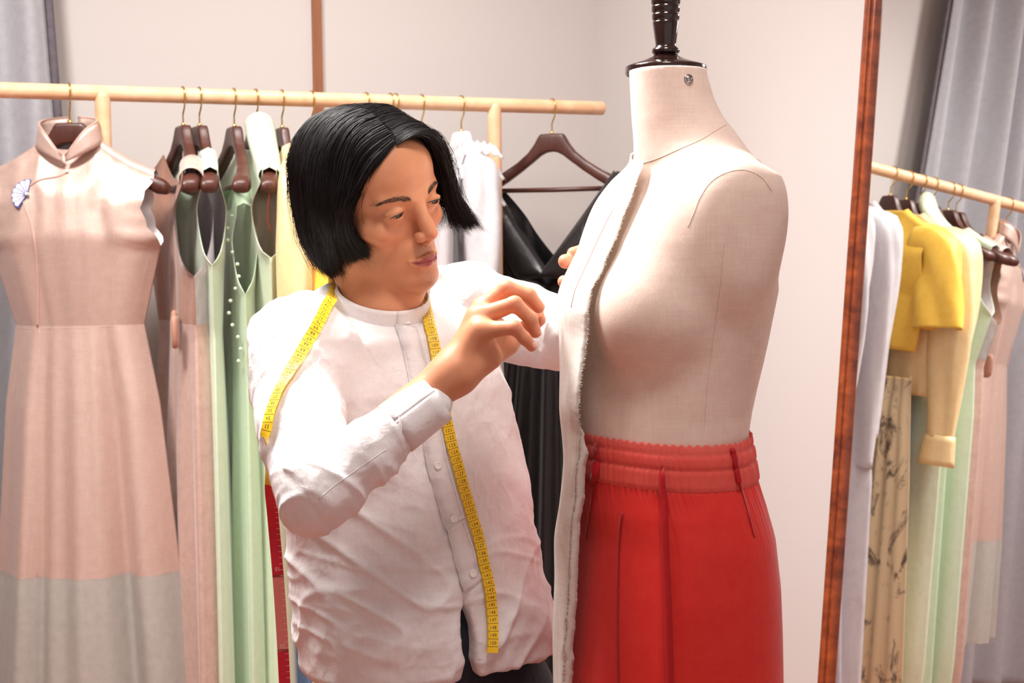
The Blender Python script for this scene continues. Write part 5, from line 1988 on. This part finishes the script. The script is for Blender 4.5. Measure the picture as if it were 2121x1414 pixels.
if len(Pp) > 4:
    Geo().add(*tube(Pp - Np * .0004, .0006, 6)).build('sleeve_placket', m_shirt, shirt)

# ---- trousers and shoes
m_trou = fabric('dark_navy_twill', srgb(34, 36, 48), srgb(26, 28, 38), 0.75, 0.2, 0.2, 14.0, 0.25)
TR = SDF(at(600, 1450, 1.98) * [1, 0, 0] + [-.05, 1.75, .03], at(1200, 1180, 2.0) * [1, 0, 0] + [.12, 2.32, at(900, 1195, 1.98)[2] + .01], .006)
torso_sdf(TR, at(900, 1500, 1.98)[2], at(900, 1195, 1.98)[2], -.022, 0)
hipc = at(900, 1500, 1.98)
feet = []
for s_, fo in ((-1, .02), (1, .0)):
    hip = hipc + TL * .085 * s_
    knee = hip * [1, 1, 0] + ZU * .46 + TF * .06 + TL * .015 * s_
    ank = hip * [1, 1, 0] + ZU * .07 + TF * fo + TL * .025 * s_
    TR.chain([hip, knee, ank], [.098, .072, .062], .03)
    feet.append(ank)
P, Q = TR.mesh()
mesh_obj('trousers', P, Q, m_trou, person)
m_shoe = plain('dark_leather', srgb(30, 24, 22), 0.35, 0, 0.2)
for a_ in feet:
    S = SDF(a_ - [.2, .2, .08], a_ + [.2, .2, .06], .004)
    b0 = a_ * [1, 1, 0] + ZU * .046
    S.cone(b0 - TF * .05, b0 + TF * .13 - ZU * .01, .042, .034, .02)
    S.cone(b0, b0 + ZU * .04, .042, .045, .03)
    X, Y, Z = S.xyz(S.full())
    S.put(S.full(), (Z - .004 + 0 * X).astype(np.float32), .004, 's')
    P, Q = S.mesh()
    mesh_obj('shoe', P, Q, m_shoe, person)
# ------------------------------------------------------------------ measuring tape round his neck
m_tape = fabric('yellow_tape_cloth', srgb(250, 206, 40), srgb(244, 196, 30), 0.5, 0.1, 0.0, 10, 0.15, spec=0.4)
m_tapered = plain('tape_back_red', srgb(206, 22, 48), 0.55)
m_tapepink = plain('tape_back_pink', srgb(226, 128, 120), 0.55)
m_ink = plain('tape_ink', srgb(30, 26, 20), 0.6)
m_inkp = plain('tape_ink_pale', srgb(244, 214, 206), 0.6)
TW = .0150

# front half: from the collar down the shirt front
FP = [(874, 606), (880, 640), (886, 668), (895, 712), (903, 760), (911, 805), (919, 858), (931, 915), (944, 965), (957, 1012), (970, 1058), (983, 1100), (993, 1140), (1001, 1180), (1010, 1222), (1014, 1262), (1016, 1300), (1018, 1350)]
Pa, Na = trace(shirt_bvh, FP, 170, .0052, 1.80)
# a hanging tape is smoother than the cloth below it
for _ in range(6):
    Pa[1:-1] = (Pa[:-2] + Pa[1:-1] * 2 + Pa[2:]) / 4
    Na[1:-1] = (Na[:-2] + Na[1:-1] * 2 + Na[2:]) / 4
low_k = sm((np.linspace(0, 1, len(Pa)) - .80) / .2)[:, None]
Na = Na / np.linalg.norm(Na, axis=1)[:, None]
Na = Na * .45 - FW * .55 + RT * .12 * low_k
Na = Na / np.linalg.norm(Na, axis=1)[:, None]
Pa = Pa + Na * .0016

# left half: over the shoulder, down the sleeve, then hanging with its red back showing
LP = [(700, 590), (684, 622), (668, 648), (640, 702), (612, 756), (586, 806), (566, 856), (555, 905)]
Pb, Nb = trace(shirt_bvh, LP, 110, .0052, 1.5)
for _ in range(6):
    Pb[1:-1] = (Pb[:-2] + Pb[1:-1] * 2 + Pb[2:]) / 4
    Nb[1:-1] = (Nb[:-2] + Nb[1:-1] * 2 + Nb[2:]) / 4
Nb /= np.linalg.norm(Nb, axis=1)[:, None]


def lift(P, gap):
    """Keep the ribbon clear of the cloth."""
    P = P.copy()
    for i, p in enumerate(P):
        q, n_, _, dd = shirt_bvh.find_nearest(Vector(p))
        if q is None:
            continue
        n_ = np.array(n_); q = np.array(q)
        sgn = (p - q) @ n_
        if sgn < gap:
            P[i] = p + n_ * (gap - sgn)
    return P


for _ in range(3):
    Pb = lift(Pb, .0062)
    Pb[1:-1] = (Pb[:-2] + Pb[1:-1] * 2 + Pb[2:]) / 4
    Pa = lift(Pa, .0040)
    Pa[1:-1] = (Pa[:-2] + Pa[1:-1] * 2 + Pa[2:]) / 4
# behind the neck
c0, c1 = Pb[0], Pa[0]
neckb = NC - TF * .078 + NN * .018
back = spline([c0, NC + (c0 - NC) * 1.05 - TF * .022 + NN * .012, NC - TL * .05 - TF * .066 + NN * .022, neckb, NC + TL * .05 - TF * .066 + NN * .022, NC + (c1 - NC) * 1.06 - TF * .02 + NN * .016, c1], 60)
Nk = back - NC
Nk -= NN * (Nk @ NN)[:, None]
Nk /= np.linalg.norm(Nk, axis=1)[:, None]
kk = np.linspace(0, 1, 60)[:, None]
Nk = Nk * np.sin(PI * kk) ** .5 + Nb[0] * (1 - kk) ** 3 + Na[0] * kk ** 3
Nk /= np.linalg.norm(Nk, axis=1)[:, None]


def side_of(P, N):
    T = np.gradient(P, axis=0); T /= np.linalg.norm(T, axis=1)[:, None] + 1e-9
    S_ = np.cross(N, T); S_ /= np.linalg.norm(S_, axis=1)[:, None] + 1e-9
    return T, S_


tape = empty('measuring_tape', (c0 + c1) / 2, 'yellow tailor\'s measuring tape hanging round the man\'s neck', 'measuring tape')
# one run: left end (upwards) - neck - right end (downwards)
down0 = Pb[-1]
dn = [down0, at(551, 950, 1.775), at(556, 990, 1.80), at(563, 1045, 1.835), at(569, 1110, 1.85), at(576, 1190, 1.85), at(583, 1290, 1.85), at(588, 1380, 1.85), at(592, 1470, 1.85)]
Pd = spline(dn, 120)
kd = np.linspace(0, 1, 120)[:, None]
Nd = Nb[-1] * np.clip(1 - kd * 6, 0, 1) + (-FW * .5 - RT * .85) * np.clip(1 - np.abs(kd - .17) * 6, 0, 1) + (-FW - RT * .08) * sm((kd - .2) / .15)
Nd /= np.linalg.norm(Nd, axis=1)[:, None]
path_up = np.concatenate([Pb[::-1], back[1:], Pa[1:]])
nrm_up = np.concatenate([Nb[::-1], Nk[1:], Na[1:]])
for _ in range(3):
    nrm_up[1:-1] = (nrm_up[:-2] + nrm_up[1:-1] + nrm_up[2:]) / 3
nrm_up /= np.linalg.norm(nrm_up, axis=1)[:, None]
Geo().add(*strip(path_up, nrm_up, TW, .0006)).build('ribbon', m_tape, tape, smooth=False)
edge_k = int(np.argmin(np.abs(proj(Pd)[1] - 1012)))
Geo().add(*strip(Pd[:edge_k + 1], Nd[:edge_k + 1], TW, .0006)).build('ribbon', m_tape, tape, smooth=False)
yy = proj(Pd)[1]
for ya, yb, mm in ((1010, 1190, m_tapered), (1190, 1347, m_tapepink), (1347, 1600, m_tapered)):
    i = [k for k in range(len(Pd)) if ya - 6 <= yy[k] <= yb + 6]
    if len(i) > 2:
        Geo().add(*strip(Pd[i], Nd[i], TW, .0006)).build('ribbon_back', mm, tape, smooth=False)
# digits as flat shapes
_dig = {}
for ch in '0123456789':
    cu = bpy.data.curves.new('digit', 'FONT'); cu.body = ch; cu.size = 1.0; cu.resolution_u = 3
    ob = bpy.data.objects.new('digit', cu); COL.objects.link(ob)
    dg = bpy.context.evaluated_depsgraph_get()
    me = bpy.data.meshes.new_from_object(ob.evaluated_get(dg))
    V = np.array([v.co for v in me.vertices]); F = [list(p.vertices) for p in me.polygons]
    V[:, 0] -= (V[:, 0].max() + V[:, 0].min()) / 2
    V[:, 1] -= (V[:, 1].max() + V[:, 1].min()) / 2
    _dig[ch] = (V, F)
    bpy.data.objects.remove(ob); bpy.data.curves.remove(cu); bpy.data.meshes.remove(me)


def arc(P):
    return np.concatenate([[0], np.cumsum(np.linalg.norm(np.diff(P, axis=0), axis=1))])


def stamp(g, P, N, S_, T, L, s, text, size, flip, u0=0.0):
    """Digits printed at arc length s; rows follow the ribbon."""
    n_ = len(text)
    for k, ch in enumerate(text):
        V, F = _dig[ch]
        x = V[:, 0] * size * .86 + (k - (n_ - 1) / 2) * size * .50 + u0
        y = V[:, 1] * size
        if flip:
            x, y = -x, -y
        ss = np.clip(s - y, L[0], L[-1])
        pp = np.stack([np.interp(ss, L, P[:, i]) for i in range(3)], 1)
        sd = np.stack([np.interp(ss, L, S_[:, i]) for i in range(3)], 1)
        nn = np.stack([np.interp(ss, L, N[:, i]) for i in range(3)], 1)
        g.add(pp + sd * x[:, None] + nn * .0008, F)


def ticks(g, P, N, S_, L, s, a_, b_, w):
    q = []
    for ss in (s - w / 2, s + w / 2):
        ss = np.clip(ss, L[0], L[-1])
        pp, sd, nn = (np.array([np.interp(ss, L, A[:, i]) for i in range(3)]) for A in (P, S_, N))
        q += [pp + sd * a_ + nn * .0008, pp + sd * b_ + nn * .0008]
    g.add(np.array(q), [[0, 1, 3, 2]])


g = Geo()
T, S_ = side_of(Pa, Na)
S_ = S_ * np.sign(np.sum(S_ * RT, axis=1))[:, None]
L = arc(Pa)
end = L[-1] - .0085
num = 150
s = end - .0045
while s > .012:
    stamp(g, Pa, Na, S_, T, L, s, str(num), .0066, False)
    ticks(g, Pa, Na, S_, L, s + .0048, -TW / 2, TW / 2, .0005)
    for k in (1, 2, 3, 4, 6, 7, 8, 9):
        ticks(g, Pa, Na, S_, L, s + .0048 - k * .001, -TW / 2, -TW / 2 + .0016, .0002)
    s -= .0100; num -= 1
T, S_ = side_of(Pb, Nb)
S_ = S_ * np.sign(np.sum(S_ * RT, axis=1))[:, None]
L = arc(Pb)
s, num = .015, 88
while s < L[-1] - .006:
    stamp(g, Pb, Nb, S_, T, L, s, str(num), .0066, True)
    ticks(g, Pb, Nb, S_, L, s + .0050, -TW / 2, TW / 2, .0005)
    s += .0100; num -= 1
g.build('printed_scale', m_ink, tape, smooth=False, recalc=False)['kind'] = 'stuff'
g = Geo()
T, S_ = side_of(Pd, Nd)
S_ = S_ * np.sign(np.sum(S_ * RT, axis=1))[:, None]
L = arc(Pd)
for ypx, tx in ((1178, '10'), (1338, '20')):
    stamp(g, Pd, Nd, S_, T, L, float(np.interp(ypx, yy, L)), tx, .0072, True)
for k in range(40):
    ss = float(np.interp(1050, yy, L)) + k * .0078
    if ss < L[-1]:
        ticks(g, Pd, Nd, S_, L, ss, TW / 2 - .0045, TW / 2, .0005)
g.build('printed_scale', m_inkp, tape, smooth=False, recalc=False)['kind'] = 'stuff'
# ------------------------------------------------------------------ light
w = bpy.data.worlds.new('world'); SC.world = w
w.use_nodes = True
bg = w.node_tree.nodes['Background']
bg.inputs[0].default_value = (1.0, 0.90, 0.87, 1)
bg.inputs[1].default_value = 0.5


def area(name, loc, target, size, power, col=(1, 1, 1), shape='DISK'):
    l = bpy.data.lights.new(name, 'AREA')
    l.shape, l.size, l.energy, l.color = shape, size, power, col
    ob = bpy.data.objects.new(name, l); COL.objects.link(ob)
    ob.location = loc
    d = Vector(target) - Vector(loc)
    ob.rotation_euler = d.to_track_quat('-Z', 'Y').to_euler()
    return ob


area('ceiling_lamp', (-0.60, 2.15, 2.66), (0.0, 1.9, 1.2), 0.7, 32, (1, .97, .94)).data.spread = 2.0
area('ceiling_lamp', (0.15, 1.15, 2.66), (-0.2, 1.9, 1.2), 0.4, 6, (1, .96, .92)).data.spread = 2.0
area('ceiling_lamp', (-1.1, 1.9, 2.66), (-0.8, 3.0, 1.0), 0.45, 20, (1, .96, .92)).data.spread = 2.2
area('ceiling_lamp', (-0.1, 2.7, 2.66), (0.0, 3.3, 1.0), 0.35, 9, (1, .96, .92)).data.spread = 2.2
SC.view_settings.exposure = 0.2
